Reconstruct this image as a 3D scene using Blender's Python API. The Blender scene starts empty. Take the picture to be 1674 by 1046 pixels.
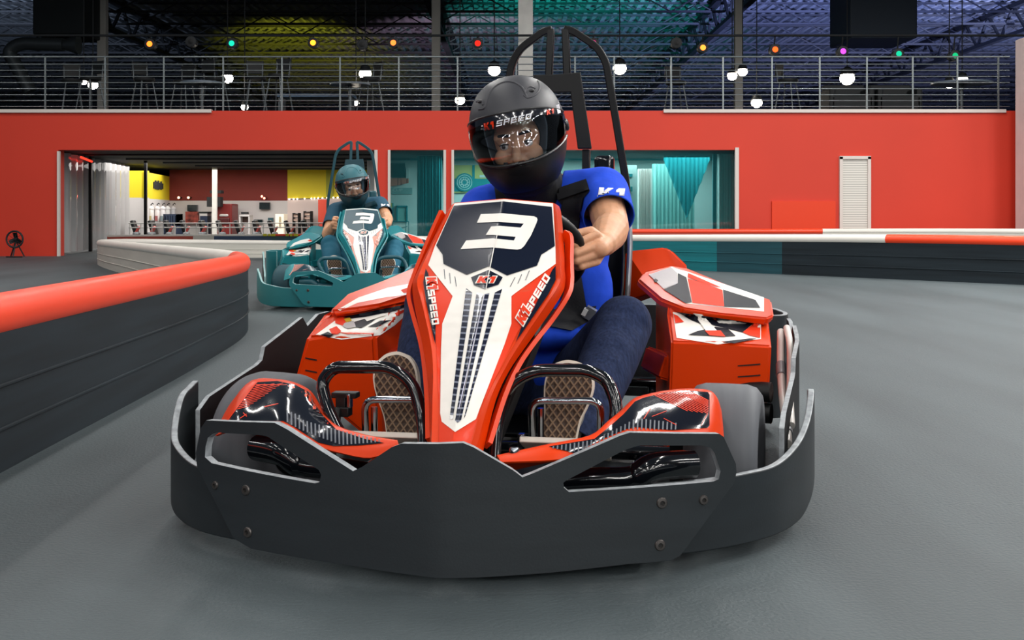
import bpy, bmesh, math, random
from mathutils import Vector, Matrix, Euler, noise
from mathutils.bvhtree import BVHTree
from mathutils.geometry import tessellate_polygon
random.seed(7)
C = bpy.context.scene.collection
S = bpy.context.scene
PI = math.pi

# ------------------------------------------------------------------ camera, world, light
FPX, CXP, CYP, CAMH = 1900.0, 837.0, 347.0, 0.66
cam = bpy.data.cameras.new('camera')
cam.sensor_fit = 'HORIZONTAL'; cam.sensor_width = 36.0
cam.lens = FPX / 1674.0 * 36.0
cam.shift_y = -(523.0 - CYP) / 1674.0
cam.clip_end = 300
co = bpy.data.objects.new('camera', cam); C.objects.link(co)
co.location = (0, 0, CAMH); co.rotation_euler = (PI / 2, 0, 0)
S.camera = co
S.view_settings.view_transform = 'Standard'
S.view_settings.look = 'None'
S.view_settings.gamma = 1.0
S.view_settings.exposure = 0.0
S.view_settings.use_curve_mapping = False
W = bpy.data.worlds.new('world'); S.world = W; W.use_nodes = True
W.node_tree.nodes['Background'].inputs[0].default_value = (0.62, 0.75, 0.9, 1)
W.node_tree.nodes['Background'].inputs[1].default_value = 0.12

def area(name, loc, sx, sy, power, col=(1, 1, 1), rot=(0, 0, 0)):
    l = bpy.data.lights.new(name, 'AREA'); l.shape = 'RECTANGLE'; l.size = sx; l.size_y = sy
    l.energy = power; l.color = col
    o = bpy.data.objects.new(name, l); C.objects.link(o); o.location = loc; o.rotation_euler = rot
    return o
def spot(name, loc, target, power, col, angle=70, blend=0.7, r=0.15):
    l = bpy.data.lights.new(name, 'SPOT'); l.energy = power; l.color = col
    l.spot_size = math.radians(angle); l.spot_blend = blend; l.shadow_soft_size = r
    o = bpy.data.objects.new(name, l); C.objects.link(o); o.location = loc
    o.rotation_euler = (Vector(target) - Vector(loc)).to_track_quat('-Z', 'Y').to_euler()
    return o
# rows of strip lights hanging over the track (reflected as streaks in the visor)
for y, w in ((-29.0, 150), (-22.5, 150), (-17.0, 130), (-13.0, 125), (-9.5, 110), (-6.5, 90), (-3.5, 50), (-0.5, 34), (2.5, 34), (5.5, 44), (8.5, 60), (11.5, 62), (14.5, 66)):  # rows far behind the camera added as frontal fill
    for x in (-9.0, -5.4, -1.8, 1.8, 5.4, 9.0):
        area('track_strip_light', (x, y, 5.4), 0.16, 1.7, w * (4.6 if x > 3 and 2 < y < 10 else 1.4 if x > 3 else .72 if x < -5 else 1.0), (1.0, 0.97, 0.93))
# light above the cafe behind the wall opening and behind the glazing
area('cafe_light', (-6.2, 23.0, 1.56), 5.0, 4.0, 230, (1, 0.95, 0.9))
area('glazing_room_light', (1.2, 19.6, 1.58), 4.6, 1.2, 190, (0.9, 1, 1))
# coloured spots thrown up at the roof deck
spot('yellow_wash', (-6.2, 29, 2.6), (-6.9, 39, 6.2), 5600, (0.85, 0.8, 0.05), 38, 1.0)
spot('teal_wash', (1.6, 26, 2.6), (1.8, 33, 6.2), 3800, (0.02, 0.75, 0.62), 62)
spot('blue_wash', (8.0, 24, 2.6), (8.5, 34, 6.2), 11000, (0.35, 0.42, 1.0), 88)
spot('blue_wash', (15, 26, 2.6), (14.5, 37, 6.2), 9000, (0.5, 0.55, 1.0), 80)
spot('pale_wash', (-14, 24, 2.6), (-15, 31, 6.2), 3600, (0.6, 0.72, 1.0), 70)  # extra wash, added to lift the general brightness of the deck
spot('violet_wash', (-1.2, 30, 2.6), (-1.0, 40, 6.2), 2200, (0.75, 0.5, 0.7), 70)

# ------------------------------------------------------------------ materials
def srgb(h):
    h = h.lstrip('#'); r = [int(h[i:i + 2], 16) / 255 for i in (0, 2, 4)]
    return tuple(c / 12.92 if c <= 0.04045 else ((c + 0.055) / 1.055) ** 2.4 for c in r) + (1,)
MATS = {}
def mat(name, hexc, rough=0.5, metal=0.0, coat=0.0, spec=0.5, var=0.0, vscale=(8, 8, 8), bump=0.0, bscale=60, emit=None, estr=0, det=4.0):
    if name in MATS: return MATS[name]
    m = bpy.data.materials.new(name); m.use_nodes = True; MATS[name] = m
    nt = m.node_tree; b = nt.nodes['Principled BSDF']
    col = srgb(hexc)
    b.inputs['Base Color'].default_value = col
    b.inputs['Roughness'].default_value = rough
    b.inputs['Metallic'].default_value = metal
    b.inputs['Coat Weight'].default_value = coat
    b.inputs['Coat Roughness'].default_value = 0.06
    b.inputs['Specular IOR Level'].default_value = spec
    if emit:
        b.inputs['Emission Color'].default_value = srgb(emit); b.inputs['Emission Strength'].default_value = estr
    if var or bump:
        tc = nt.nodes.new('ShaderNodeTexCoord')
        mp = nt.nodes.new('ShaderNodeMapping'); nt.links.new(tc.outputs['Object'], mp.inputs[0])
        mp.inputs['Scale'].default_value = vscale
    if var:
        n = nt.nodes.new('ShaderNodeTexNoise'); n.inputs['Scale'].default_value = 1.0; n.inputs['Detail'].default_value = det
        nt.links.new(mp.outputs[0], n.inputs['Vector'])
        r = nt.nodes.new('ShaderNodeValToRGB')
        r.color_ramp.elements[0].position = 0.3; r.color_ramp.elements[1].position = 0.7
        r.color_ramp.elements[0].color = tuple(c * (1 - var) for c in col[:3]) + (1,)
        r.color_ramp.elements[1].color = tuple(min(1, c * (1 + var)) for c in col[:3]) + (1,)
        nt.links.new(n.outputs['Fac'], r.inputs[0]); nt.links.new(r.outputs[0], b.inputs['Base Color'])
    if bump:
        n2 = nt.nodes.new('ShaderNodeTexNoise'); n2.inputs['Scale'].default_value = bscale; n2.inputs['Detail'].default_value = 3
        nt.links.new(tc.outputs['Object'], n2.inputs['Vector'])
        bp = nt.nodes.new('ShaderNodeBump'); bp.inputs['Strength'].default_value = bump; bp.inputs['Distance'].default_value = 0.01
        nt.links.new(n2.outputs['Fac'], bp.inputs['Height']); nt.links.new(bp.outputs[0], b.inputs['Normal'])
    return m
def emat(name, hexc, s):
    if name in MATS: return MATS[name]
    m = bpy.data.materials.new(name); m.use_nodes = True; MATS[name] = m
    nt = m.node_tree; nt.nodes.clear()
    o = nt.nodes.new('ShaderNodeOutputMaterial'); e = nt.nodes.new('ShaderNodeEmission')
    e.inputs[0].default_value = srgb(hexc); e.inputs[1].default_value = s
    nt.links.new(e.outputs[0], o.inputs[0]); return m
def glassmat(name, tint, gloss=0.12, body=None, bodyw=0.0):
    if name in MATS: return MATS[name]
    m = bpy.data.materials.new(name); m.use_nodes = True; MATS[name] = m
    nt = m.node_tree; nt.nodes.clear()
    o = nt.nodes.new('ShaderNodeOutputMaterial')
    t = nt.nodes.new('ShaderNodeBsdfTransparent'); t.inputs[0].default_value = srgb(tint)
    g = nt.nodes.new('ShaderNodeBsdfGlossy'); g.inputs['Roughness'].default_value = 0.03
    f = nt.nodes.new('ShaderNodeFresnel'); f.inputs[0].default_value = 1.5
    mx = nt.nodes.new('ShaderNodeMixShader')
    a = nt.nodes.new('ShaderNodeMath'); a.operation = 'MULTIPLY_ADD'; a.inputs[1].default_value = 1.0; a.inputs[2].default_value = gloss
    nt.links.new(f.outputs[0], a.inputs[0]); nt.links.new(a.outputs[0], mx.inputs[0])
    src = t.outputs[0]
    if body:
        d = nt.nodes.new('ShaderNodeBsdfDiffuse'); d.inputs[0].default_value = srgb(body)
        m2 = nt.nodes.new('ShaderNodeMixShader'); m2.inputs[0].default_value = bodyw
        nt.links.new(t.outputs[0], m2.inputs[1]); nt.links.new(d.outputs[0], m2.inputs[2]); src = m2.outputs[0]
    nt.links.new(src, mx.inputs[1]); nt.links.new(g.outputs[0], mx.inputs[2]); nt.links.new(mx.outputs[0], o.inputs[0])
    return m
def wavemat(name, c1, c2, scale, axis='Z', rough=0.35, coat=0.0, thr=(0.35, 0.5), rot=(0, 0, 0)):
    """two colours in narrow straight bands (carbon-look stickers, corrugations)"""
    if name in MATS: return MATS[name]
    m = bpy.data.materials.new(name); m.use_nodes = True; MATS[name] = m
    nt = m.node_tree; b = nt.nodes['Principled BSDF']
    b.inputs['Roughness'].default_value = rough; b.inputs['Coat Weight'].default_value = coat
    tc = nt.nodes.new('ShaderNodeTexCoord'); mp = nt.nodes.new('ShaderNodeMapping'); mp.inputs['Rotation'].default_value = rot
    nt.links.new(tc.outputs['Object'], mp.inputs[0])
    w = nt.nodes.new('ShaderNodeTexWave'); w.bands_direction = axis; w.inputs['Scale'].default_value = scale
    nt.links.new(mp.outputs[0], w.inputs['Vector'])
    r = nt.nodes.new('ShaderNodeValToRGB'); r.color_ramp.elements[0].position = thr[0]; r.color_ramp.elements[1].position = thr[1]
    r.color_ramp.elements[0].color = srgb(c1); r.color_ramp.elements[1].color = srgb(c2)
    nt.links.new(w.outputs['Fac'], r.inputs[0]); nt.links.new(r.outputs[0], b.inputs['Base Color'])
    return m

# ------------------------------------------------------------------ mesh helpers
class Acc:
    """collects faces with materials; build() links them as ONE mesh object"""
    def __init__(s): s.v = []; s.f = []; s.mi = []; s.mats = []
    def mid(s, m):
        if m not in s.mats: s.mats.append(m)
        return s.mats.index(m)
    def add(s, vs, fs, m):
        n = len(s.v); i = s.mid(m)
        s.v += [tuple(p) for p in vs]
        for f in fs: s.f.append([n + k for k in f]); s.mi.append(i)
        return s
    def bvh(s): return BVHTree.FromPolygons([Vector(p) for p in s.v], s.f)
    def build(s, name, parent=None, off=(0, 0, 0), smooth=35, bevel=0, seg=2, solid=0, soff=-1, subd=0, weld=False):
        me = bpy.data.meshes.new(name)
        me.from_pydata([(p[0] - off[0], p[1] - off[1], p[2] - off[2]) for p in s.v], [], s.f)
        for m in s.mats: me.materials.append(m)
        for p, i in zip(me.polygons, s.mi): p.material_index = i
        if weld or True:
            bm = bmesh.new(); bm.from_mesh(me)
            if weld: bmesh.ops.remove_doubles(bm, verts=bm.verts, dist=1e-5)
            bm.to_mesh(me); bm.free()
        if smooth:
            for p in me.polygons: p.use_smooth = True
            me.set_sharp_from_angle(angle=math.radians(smooth))
        o = bpy.data.objects.new(name, me); C.objects.link(o)
        if parent: o.parent = parent
        if subd:
            q = o.modifiers.new('s', 'SUBSURF'); q.levels = subd; q.render_levels = subd
        if solid:
            q = o.modifiers.new('t', 'SOLIDIFY'); q.thickness = solid; q.offset = soff
        if bevel:
            q = o.modifiers.new('b', 'BEVEL'); q.width = bevel; q.segments = seg; q.limit_method = 'ANGLE'; q.angle_limit = math.radians(40)
        return o
def V(*a): return Vector(a)
def box(c, s, rot=None):
    vs = []
    for x in (-.5, .5):
        for y in (-.5, .5):
            for z in (-.5, .5):
                p = Vector((x * s[0], y * s[1], z * s[2]))
                if rot is not None: p = rot @ p
                vs.append(Vector(c) + p)
    return vs, [(0, 1, 3, 2), (4, 6, 7, 5), (0, 4, 5, 1), (2, 3, 7, 6), (0, 2, 6, 4), (1, 5, 7, 3)]
def cr(pts, n=8, closed=False):
    P = [Vector(p) for p in pts]; out = []
    N = len(P); rng = N if closed else N - 1
    for i in range(rng):
        p1, p2 = P[i], P[(i + 1) % N]
        p0 = P[i - 1] if (closed or i > 0) else p1 + (p1 - p2)
        p3 = P[(i + 2) % N] if (closed or i + 2 < N) else p2 + (p2 - p1)
        for k in range(n):
            t = k / n
            out.append(0.5 * ((2 * p1) + (p2 - p0) * t + (2 * p0 - 5 * p1 + 4 * p2 - p3) * t * t + (3 * p1 - p0 - 3 * p2 + p3) * t ** 3))
    if not closed: out.append(P[-1])
    return out
def roundpath(pts, r, n=6):
    """polyline with rounded corners"""
    P = [Vector(p) for p in pts]; out = [P[0]]
    for i in range(1, len(P) - 1):
        a, b, c = P[i - 1], P[i], P[i + 1]
        d1 = (a - b); d2 = (c - b); rr = min(r, d1.length * .45, d2.length * .45)
        s = b + d1.normalized() * rr; e = b + d2.normalized() * rr
        for k in range(n + 1):
            t = k / n; out.append((1 - t) ** 2 * s + 2 * t * (1 - t) * b + t * t * e)
    out.append(P[-1]); return out
def tube(pts, r, n=12, closed=False, caps=True, sq=None):
    """swept round (or rectangular, sq=(w,h)) tube; r may be a list"""
    P = [Vector(p) for p in pts]; N = len(P); vs = []; fs = []
    T = []
    for i in range(N):
        a = P[i - 1] if (closed or i > 0) else P[i]
        b = P[(i + 1) % N] if (closed or i < N - 1) else P[i]
        T.append((b - a).normalized())
    up = Vector((0, 0, 1)) if abs(T[0].z) < .9 else Vector((0, 1, 0))
    nrm = (up - T[0] * up.dot(T[0])).normalized()
    if sq:
        prof = [(-sq[0] / 2, -sq[1] / 2), (sq[0] / 2, -sq[1] / 2), (sq[0] / 2, sq[1] / 2), (-sq[0] / 2, sq[1] / 2)]; n = 4
    for i in range(N):
        nrm = (nrm - T[i] * nrm.dot(T[i])).normalized(); bi = T[i].cross(nrm)
        rr = r[i] if isinstance(r, (list, tuple)) else r
        for k in range(n):
            if sq: vs.append(P[i] + bi * prof[k][0] + nrm * prof[k][1])
            else:
                a = 2 * PI * k / n; vs.append(P[i] + nrm * math.cos(a) * rr + bi * math.sin(a) * rr)
    for i in range(N if closed else N - 1):
        j = (i + 1) % N
        for k in range(n):
            k2 = (k + 1) % n; fs.append((i * n + k, i * n + k2, j * n + k2, j * n + k))
    if caps and not closed:
        fs.append(tuple(range(n - 1, -1, -1))); fs.append(tuple((N - 1) * n + k for k in range(n)))
    return vs, fs
def lathe(prof, c, axis='Z', n=32, rot=None):
    """prof: list of (radius, height)"""
    vs = []; fs = []
    for (r, h) in prof:
        for k in range(n):
            a = 2 * PI * k / n; x, y = r * math.cos(a), r * math.sin(a)
            p = Vector((x, y, h)) if axis == 'Z' else (Vector((h, x, y)) if axis == 'X' else Vector((x, h, y)))
            if rot is not None: p = rot @ p
            vs.append(Vector(c) + p)
    for i in range(len(prof) - 1):
        for k in range(n):
            k2 = (k + 1) % n; fs.append((i * n + k, i * n + k2, (i + 1) * n + k2, (i + 1) * n + k))
    if prof[0][0] > 1e-6: fs.append(tuple(range(n - 1, -1, -1)))
    if prof[-1][0] > 1e-6: fs.append(tuple((len(prof) - 1) * n + k for k in range(n)))
    return vs, fs
def grid(rows, closed=False):
    """faces for a list of equal-length rows of points"""
    vs = []; fs = []; m = len(rows[0])
    for r in rows: vs += [Vector(p) for p in r]
    for i in range(len(rows) - 1):
        for k in range(m if closed else m - 1):
            k2 = (k + 1) % m; fs.append((i * m + k, i * m + k2, (i + 1) * m + k2, (i + 1) * m + k))
    return vs, fs
def thick(vs, fs, t):
    """give an open sheet a real thickness"""
    bm = bmesh.new(); B = [bm.verts.new(p) for p in vs]
    for f in fs:
        try: bm.faces.new([B[i] for i in f])
        except ValueError: pass
    bmesh.ops.remove_doubles(bm, verts=bm.verts, dist=1e-6)
    bmesh.ops.recalc_face_normals(bm, faces=bm.faces)
    bmesh.ops.solidify(bm, geom=bm.faces[:], thickness=t)
    bm.verts.index_update()
    r = ([v.co.copy() for v in bm.verts], [[v.index for v in f.verts] for f in bm.faces]); bm.free(); return r
def tess2d(loops, xs=(), ys=()):
    """triangulate 2-D loops (first outer, rest holes), cut along xs / ys lines -> 2-D verts, faces"""
    L = [[Vector((p[0], p[1], 0)) for p in l] for l in loops]
    tris = tessellate_polygon(L); flat = [p for l in L for p in l]
    bm = bmesh.new(); B = [bm.verts.new(p) for p in flat]
    for t in tris:
        try: bm.faces.new([B[i] for i in t])
        except ValueError: pass
    for x in xs: bmesh.ops.bisect_plane(bm, geom=bm.verts[:] + bm.edges[:] + bm.faces[:], plane_co=(x, 0, 0), plane_no=(1, 0, 0))
    for y in ys: bmesh.ops.bisect_plane(bm, geom=bm.verts[:] + bm.edges[:] + bm.faces[:], plane_co=(0, y, 0), plane_no=(0, 1, 0))
    bmesh.ops.remove_doubles(bm, verts=bm.verts, dist=1e-7)
    bmesh.ops.recalc_face_normals(bm, faces=bm.faces)
    bm.verts.index_update()
    r = ([v.co.copy() for v in bm.verts], [[v.index for v in f.verts] for f in bm.faces]); bm.free(); return r
def rng(a, b, step):
    n = max(1, int(math.ceil((b - a) / step))); return [a + (b - a) * i / n for i in range(1, n)]
def blocktext(txt, shear=0.0, g=0.0, t=.24):
    """square-cut lettering (K, 1, S, P, E, D) as flat quads in the unit square"""
    R = lambda x0, y0, x1, y1: [(x0, y0), (x1, y0), (x1, y1), (x0, y1)]
    h = t * .82; G = {'S': [R(0, 1 - h, 1, 1), R(0, .5, t, 1 - h), R(0, .5 - h / 2, 1, .5 + h / 2), R(1 - t, h, 1, .5), R(0, 0, 1, h)],
         'P': [R(0, 0, t, 1), R(t, 1 - h, 1, 1), R(t, .38, 1, .38 + h), R(1 - t, .38 + h, 1, 1 - h)],
         'E': [R(0, 0, t, 1), R(t, 0, 1, h), R(t, .5 - h / 2, 1, .5 + h / 2), R(t, 1 - h, 1, 1)],
         'D': [R(0, 0, t, 1), R(t, 0, 1, h), R(t, 1 - h, 1, 1), R(1 - t, h, 1, 1 - h)],
         'K': [R(0, 0, .36, 1), [(.36, .38), (.62, .50), (.62, .62), (.36, .62)], [(.36, .62), (.62, .55), (1.05, 1), (.66, 1)], [(.36, .38), (.70, 0), (1.12, 0), (.62, .58)]],
         '1': [R(.30, 0, .66, 1), [(.02, .62), (.30, .62), (.30, 1), (.18, 1), (.02, .80)]]}
    vs = []; fs = []; x = 0; ws = {'1': .80}
    for c in txt:
        for q in G[c]:
            if g:
                cx_ = sum(p[0] for p in q) / 4; cy_ = sum(p[1] for p in q) / 4; q = [(p[0] + (g if p[0] > cx_ else -g) * 1.3, p[1] + (g if p[1] > cy_ else -g)) for p in q]
            n = len(vs); vs += [(p[0] + x, p[1]) for p in q]; fs.append(list(range(n, n + len(q))))
        x += ws.get(c, 1.12) + .14
    W_ = x - .14
    return [((a + shear * b) / W_, b) for a, b in vs], fs
def textgeo(txt, shear=0.0, offset=0.0, res=2):
    """lettering as flat 2-D geometry, scaled into the unit square"""
    cu = bpy.data.curves.new('t', 'FONT'); cu.body = txt; cu.fill_mode = 'FRONT'; cu.shear = shear; cu.offset = offset; cu.resolution_u = res
    o = bpy.data.objects.new('t', cu); C.objects.link(o)
    dg = bpy.context.evaluated_depsgraph_get(); me = bpy.data.meshes.new_from_object(o.evaluated_get(dg))
    bpy.data.objects.remove(o); bpy.data.curves.remove(cu)
    vs = [v.co.copy() for v in me.vertices]; fs = [list(p.vertices) for p in me.polygons]; bpy.data.meshes.remove(me)
    x0 = min(v.x for v in vs); x1 = max(v.x for v in vs); y0 = min(v.y for v in vs); y1 = max(v.y for v in vs)
    return [((v.x - x0) / (x1 - x0), (v.y - y0) / (y1 - y0)) for v in vs], fs
def dense(vs, fs, nx, ny):
    bm = bmesh.new(); B = [bm.verts.new((p[0], p[1], 0)) for p in vs]
    for f in fs:
        try: bm.faces.new([B[i] for i in f])
        except ValueError: pass
    for k in range(1, nx): bmesh.ops.bisect_plane(bm, geom=bm.verts[:] + bm.edges[:] + bm.faces[:], plane_co=(k / nx, 0, 0), plane_no=(1, 0, 0))
    for k in range(1, ny): bmesh.ops.bisect_plane(bm, geom=bm.verts[:] + bm.edges[:] + bm.faces[:], plane_co=(0, k / ny, 0), plane_no=(0, 1, 0))
    bm.verts.index_update(); r = ([(v.co.x, v.co.y) for v in bm.verts], [[v.index for v in f.verts] for f in bm.faces]); bm.free(); return r
def capsule(p0, p1, r0, r1, n=16, m=6):
    p0, p1 = Vector(p0), Vector(p1); d = p1 - p0
    if d.length < 1e-6: d = Vector((0, 0, 1e-4))
    t = d.normalized(); up = Vector((0, 0, 1)) if abs(t.z) < .9 else Vector((0, 1, 0))
    a = (up - t * up.dot(t)).normalized(); b = t.cross(a); rows = []
    for i in range(m + 1):
        e = -PI / 2 + PI / 2 * i / m; rows.append((p0 + t * r0 * math.sin(e), max(1e-5, r0 * math.cos(e))))
    for i in range(m + 1):
        e = PI / 2 * i / m; rows.append((p1 + t * r1 * math.sin(e), max(1e-5, r1 * math.cos(e))))
    vs = []; fs = []
    for c, r in rows:
        for k in range(n):
            w = 2 * PI * k / n; vs.append(c + (a * math.cos(w) + b * math.sin(w)) * r)
    for i in range(len(rows) - 1):
        for k in range(n): k2 = (k + 1) % n; fs.append((i * n + k, i * n + k2, (i + 1) * n + k2, (i + 1) * n + k))
    fs.append(tuple(range(n - 1, -1, -1))); fs.append(tuple((len(rows) - 1) * n + k for k in range(n)))
    return vs, fs
def ellipsoid(c, r, R=None, n=24, m=14):
    vs = []; fs = []
    for i in range(m + 1):
        e = -PI / 2 + PI * i / m
        for k in range(n):
            w = 2 * PI * k / n
            p = Vector((r[0] * math.cos(e) * math.cos(w) + 1e-6 * math.cos(w), r[1] * math.cos(e) * math.sin(w) + 1e-6 * math.sin(w), r[2] * math.sin(e)))
            vs.append(Vector(c) + (R @ p if R is not None else p))
    for i in range(m):
        for k in range(n): k2 = (k + 1) % n; fs.append((i * n + k, i * n + k2, (i + 1) * n + k2, (i + 1) * n + k))
    fs.append(tuple(range(n - 1, -1, -1))); fs.append(tuple(m * n + k for k in range(n)))
    return vs, fs
def fuse(pieces, voxel, smooth=6, fac=0.5):
    """melt overlapping closed pieces into one continuous skin -> verts, faces"""
    a = Acc(); mm = mat('tmp', '#808080')
    for vs, fs in pieces: a.add(vs, fs, mm)
    o = a.build('tmp', smooth=0)
    q = o.modifiers.new('r', 'REMESH'); q.mode = 'VOXEL'; q.voxel_size = voxel
    q = o.modifiers.new('s', 'SMOOTH'); q.factor = fac; q.iterations = smooth
    dg = bpy.context.evaluated_depsgraph_get(); me = bpy.data.meshes.new_from_object(o.evaluated_get(dg))
    vs = [v.co.copy() for v in me.vertices]; fs = [list(p.vertices) for p in me.polygons]
    om = o.data; bpy.data.objects.remove(o); bpy.data.meshes.remove(om); bpy.data.meshes.remove(me)
    return vs, fs
def cut(vs, fs, planes):
    """open a skin: remove what lies beyond a plane (point, normal) within radius rad of the point"""
    bm = bmesh.new(); B = [bm.verts.new(p) for p in vs]
    for f in fs: bm.faces.new([B[i] for i in f])
    for p, n, rad in planes:
        p = Vector(p); n = Vector(n).normalized()
        sel = [f for f in bm.faces if (f.calc_center_median() - p).length < rad]
        ge = set(sel)
        for f in sel: ge.update(f.verts); ge.update(f.edges)
        bmesh.ops.bisect_plane(bm, geom=list(ge), plane_co=p, plane_no=n, dist=1e-6)
        dele = [f for f in bm.faces if (f.calc_center_median() - p).dot(n) > 0 and (f.calc_center_median() - p).length < rad]
        bmesh.ops.delete(bm, geom=dele, context='FACES')
    bm.verts.index_update()
    r = ([v.co.copy() for v in bm.verts], [[v.index for v in f.verts] for f in bm.faces]); bm.free(); return r

# ------------------------------------------------------------------ naming
def tag(o, label, cat, group=None, kind=None):
    if label: o['label'] = label
    if cat: o['category'] = cat
    if group: o['group'] = group
    if kind: o['kind'] = kind
    return o
def thing(name, label, cat, loc, rotz=0, group=None):
    o = bpy.data.objects.new(name, None); C.objects.link(o); o.empty_display_size = .1
    o.location = loc; o.rotation_euler = (0, 0, rotz); return tag(o, label, cat, group)
def struct(name, acc, label=None, **k):
    o = acc.build(name, **k); o['kind'] = 'structure'
    if label: o['label'] = label
    return o
def copytree(o, parent=None):
    c = o.copy(); C.objects.link(c)
    if parent: c.parent = parent
    for ch in list(o.children): copytree(ch, c)
    return c
def wpx(px, py, Y): return Vector(((px - CXP) * Y / FPX, Y, CAMH - (py - CYP) * Y / FPX))

# ------------------------------------------------------------------ kart frame (u across, v back, z up)
KA = math.radians(10.0); KX0, KY0 = -0.128, 2.0
_ca, _sa = math.cos(KA), math.sin(KA)
def w2k(X, Y): dx, dy = X - KX0, Y - KY0; return dx * _ca - dy * _sa, dx * _sa + dy * _ca
def k2w(u, v): return KX0 + u * _ca + v * _sa, KY0 - u * _sa + v * _ca
EYE = Vector((*w2k(0, 0), CAMH))
def ray(px, py):
    a = Vector((*w2k((px - CXP) / FPX, 1.0), CAMH - (py - CYP) / FPX)); return (a - EYE)
def Kv(px, py, v): d = ray(px, py); t = (v - EYE.y) / d.y; return EYE + d * t
def Ku(px, py, u): d = ray(px, py); t = (u - EYE.x) / d.x; return EYE + d * t
def Kz(px, py, z): d = ray(px, py); t = (z - EYE.z) / d.z; return EYE + d * t
def proj(p):
    X, Y = k2w(p[0], p[1]); return CXP + FPX * X / Y, CYP - FPX * (p[2] - CAMH) / Y
def cast(bvh, px, py, off):
    d = ray(px, py).normalized(); h = bvh.ray_cast(EYE, d)
    if h[0] is None:
        best = None
        for r in (1, 2, 3, 5, 8, 12):
            for k in range(12):
                a = 2 * PI * k / 12
                d2 = ray(px + r * math.cos(a), py + r * math.sin(a)).normalized(); h2 = bvh.ray_cast(EYE, d2)
                if h2[0] is not None and (best is None): best = (h2, d2)
            if best: break
        if best is None: return None
        h2, d2 = best; n = h2[1]
        if n.dot(d2) > 0: n = -n
        return EYE + d * (h2[3] - off * 1.5)
    return h[0] - d * (off * 1.5)
def decal(acc, bvh, loops, m, off=0.001, step=7, th=0.0):
    """lay a flat shape, seen from the camera as px loops, onto a surface"""
    if not isinstance(loops[0][0], (list, tuple)): loops = [loops]
    xs = [p[0] for p in loops[0]]; ys = [p[1] for p in loops[0]]
    vs, fs = tess2d(loops, rng(min(xs), max(xs), step), rng(min(ys), max(ys), step))
    P = [cast(bvh, v.x, v.y, off) for v in vs]
    ok = [f for f in fs if all(P[i] is not None for i in f)]
    P = [p if p is not None else Vector((0, 0, 0)) for p in P]
    ok = [f for f in ok if max((P[f[i]] - P[f[i - 1]]).length for i in range(len(f))) < .045]
    if th:
        par = list(range(len(vs)))
        def root(i):
            while par[i] != i: par[i] = par[par[i]]; i = par[i]
            return i
        for f in ok:
            for i in f[1:]: par[root(i)] = root(f[0])
        cnt = {}
        for f in ok: cnt[root(f[0])] = cnt.get(root(f[0]), 0) + 1
        big = max(cnt, key=cnt.get); ok = [f for f in ok if root(f[0]) == big]
        Q = [p + ray(v.x, v.y).normalized() * th * 1.5 for p, v in zip(P, vs)]; n = len(P); es = set()
        for f in ok:
            for i in range(len(f)): es.add((f[i], f[(i + 1) % len(f)]))
        sides = [(a, b, n + b, n + a) for a, b in es if (b, a) not in es]
        use = sorted({i for f in ok for i in f}); ix = {j: k for k, j in enumerate(use + [n + i for i in use])}; PQ = P + Q
        acc.add([PQ[j] for j in use + [n + i for i in use]], [[ix[i] for i in f] for f in [list(f) for f in ok] + sides], m); return
    acc.add(P, ok, m)
def decaltext(acc, bvh, txt, o, ux, uy, m, off=0.002, shear=0, bold=0.0, nx=10, ny=4):
    vs, fs = blocktext(txt, shear, bold); vs, fs = dense(vs, fs, nx, ny)
    P = [cast(bvh, o[0] + ux[0] * x + uy[0] * y, o[1] + ux[1] * x + uy[1] * y, off) for x, y in vs]
    acc.add([p or Vector((0, 0, 0)) for p in P], [f for f in fs if all(P[i] is not None for i in f)], m)

# ------------------------------------------------------------------ materials of the kart
RED = mat('red_plastic', '#DA3A00', 0.36, spec=0.3)
REDST = mat('red_sticker', '#E43C1C', 0.34, coat=0.05, spec=.25)
WHT = mat('white_sticker', '#F0ECE4', 0.36, coat=0.0, spec=.3, var=0.04, vscale=(30, 30, 30))
NAVY = mat('navy_sticker', '#10182A', 0.24, coat=0.12, spec=.3)
BLK = mat('black_gloss_sticker', '#0C0F1A', 0.12, coat=0.9)
HDPE = mat('dark_grey_bumper', '#20262A', 0.5, var=0.12, vscale=(5, 5, 30), spec=0.45, bump=0.03, bscale=250)
EDGE = mat('worn_lit_bumper_edge', '#8C9296', 0.5, var=0.3, vscale=(60, 60, 60))  # pale from wear and from overhead light, the highlight put into the colour
TYRE = mat('tyre_rubber', '#5A5D62', 0.62, var=0.15, vscale=(30, 2, 2), spec=0.35)
TUBEB = mat('black_powder_coat', '#090C11', 0.12, coat=0.6)
SATIN = mat('black_satin_steel', '#090B0E', 0.4, spec=.35)
BLKP = mat('black_plastic', '#090B0D', 0.5, spec=.35)
CHROME = mat('chromed_steel', '#8E9298', 0.12, metal=1.0)
BOLT = mat('bolt_steel', '#5E5A58', 0.4, metal=0.8)
BOLTIN = mat('bolt_socket', '#141414', 0.6)
PAN = mat('light_floor_pan', '#B9B4AA', 0.4, metal=0.3, var=0.1, vscale=(10, 10, 10))
DARKPAN = mat('dark_floor_pan', '#23282C', 0.5)
HOSE = mat('pale_hose', '#C6C2BC', 0.4)
HOSEG = mat('grey_hose_tape', '#6E7276', 0.4)
CARBON = wavemat('carbon_look_sticker', '#0B0E1C', '#555A66', 38, 'X', 0.2, 0.7, (0.5, 0.62))
STRIPE = wavemat('ribbed_stripe', '#7E8494', '#141A30', 30, 'Z', 0.25, 0.6, (0.12, 0.22))
REDLINE = wavemat('red_line_sticker', '#0C0F1A', '#D63A30', 52, 'X', 0.15, 0.8, (0.45, 0.55), (0, 0, 0.5))
YELST = mat('yellow_sticker', '#C7A62C', 0.3, coat=0.3)
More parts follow.
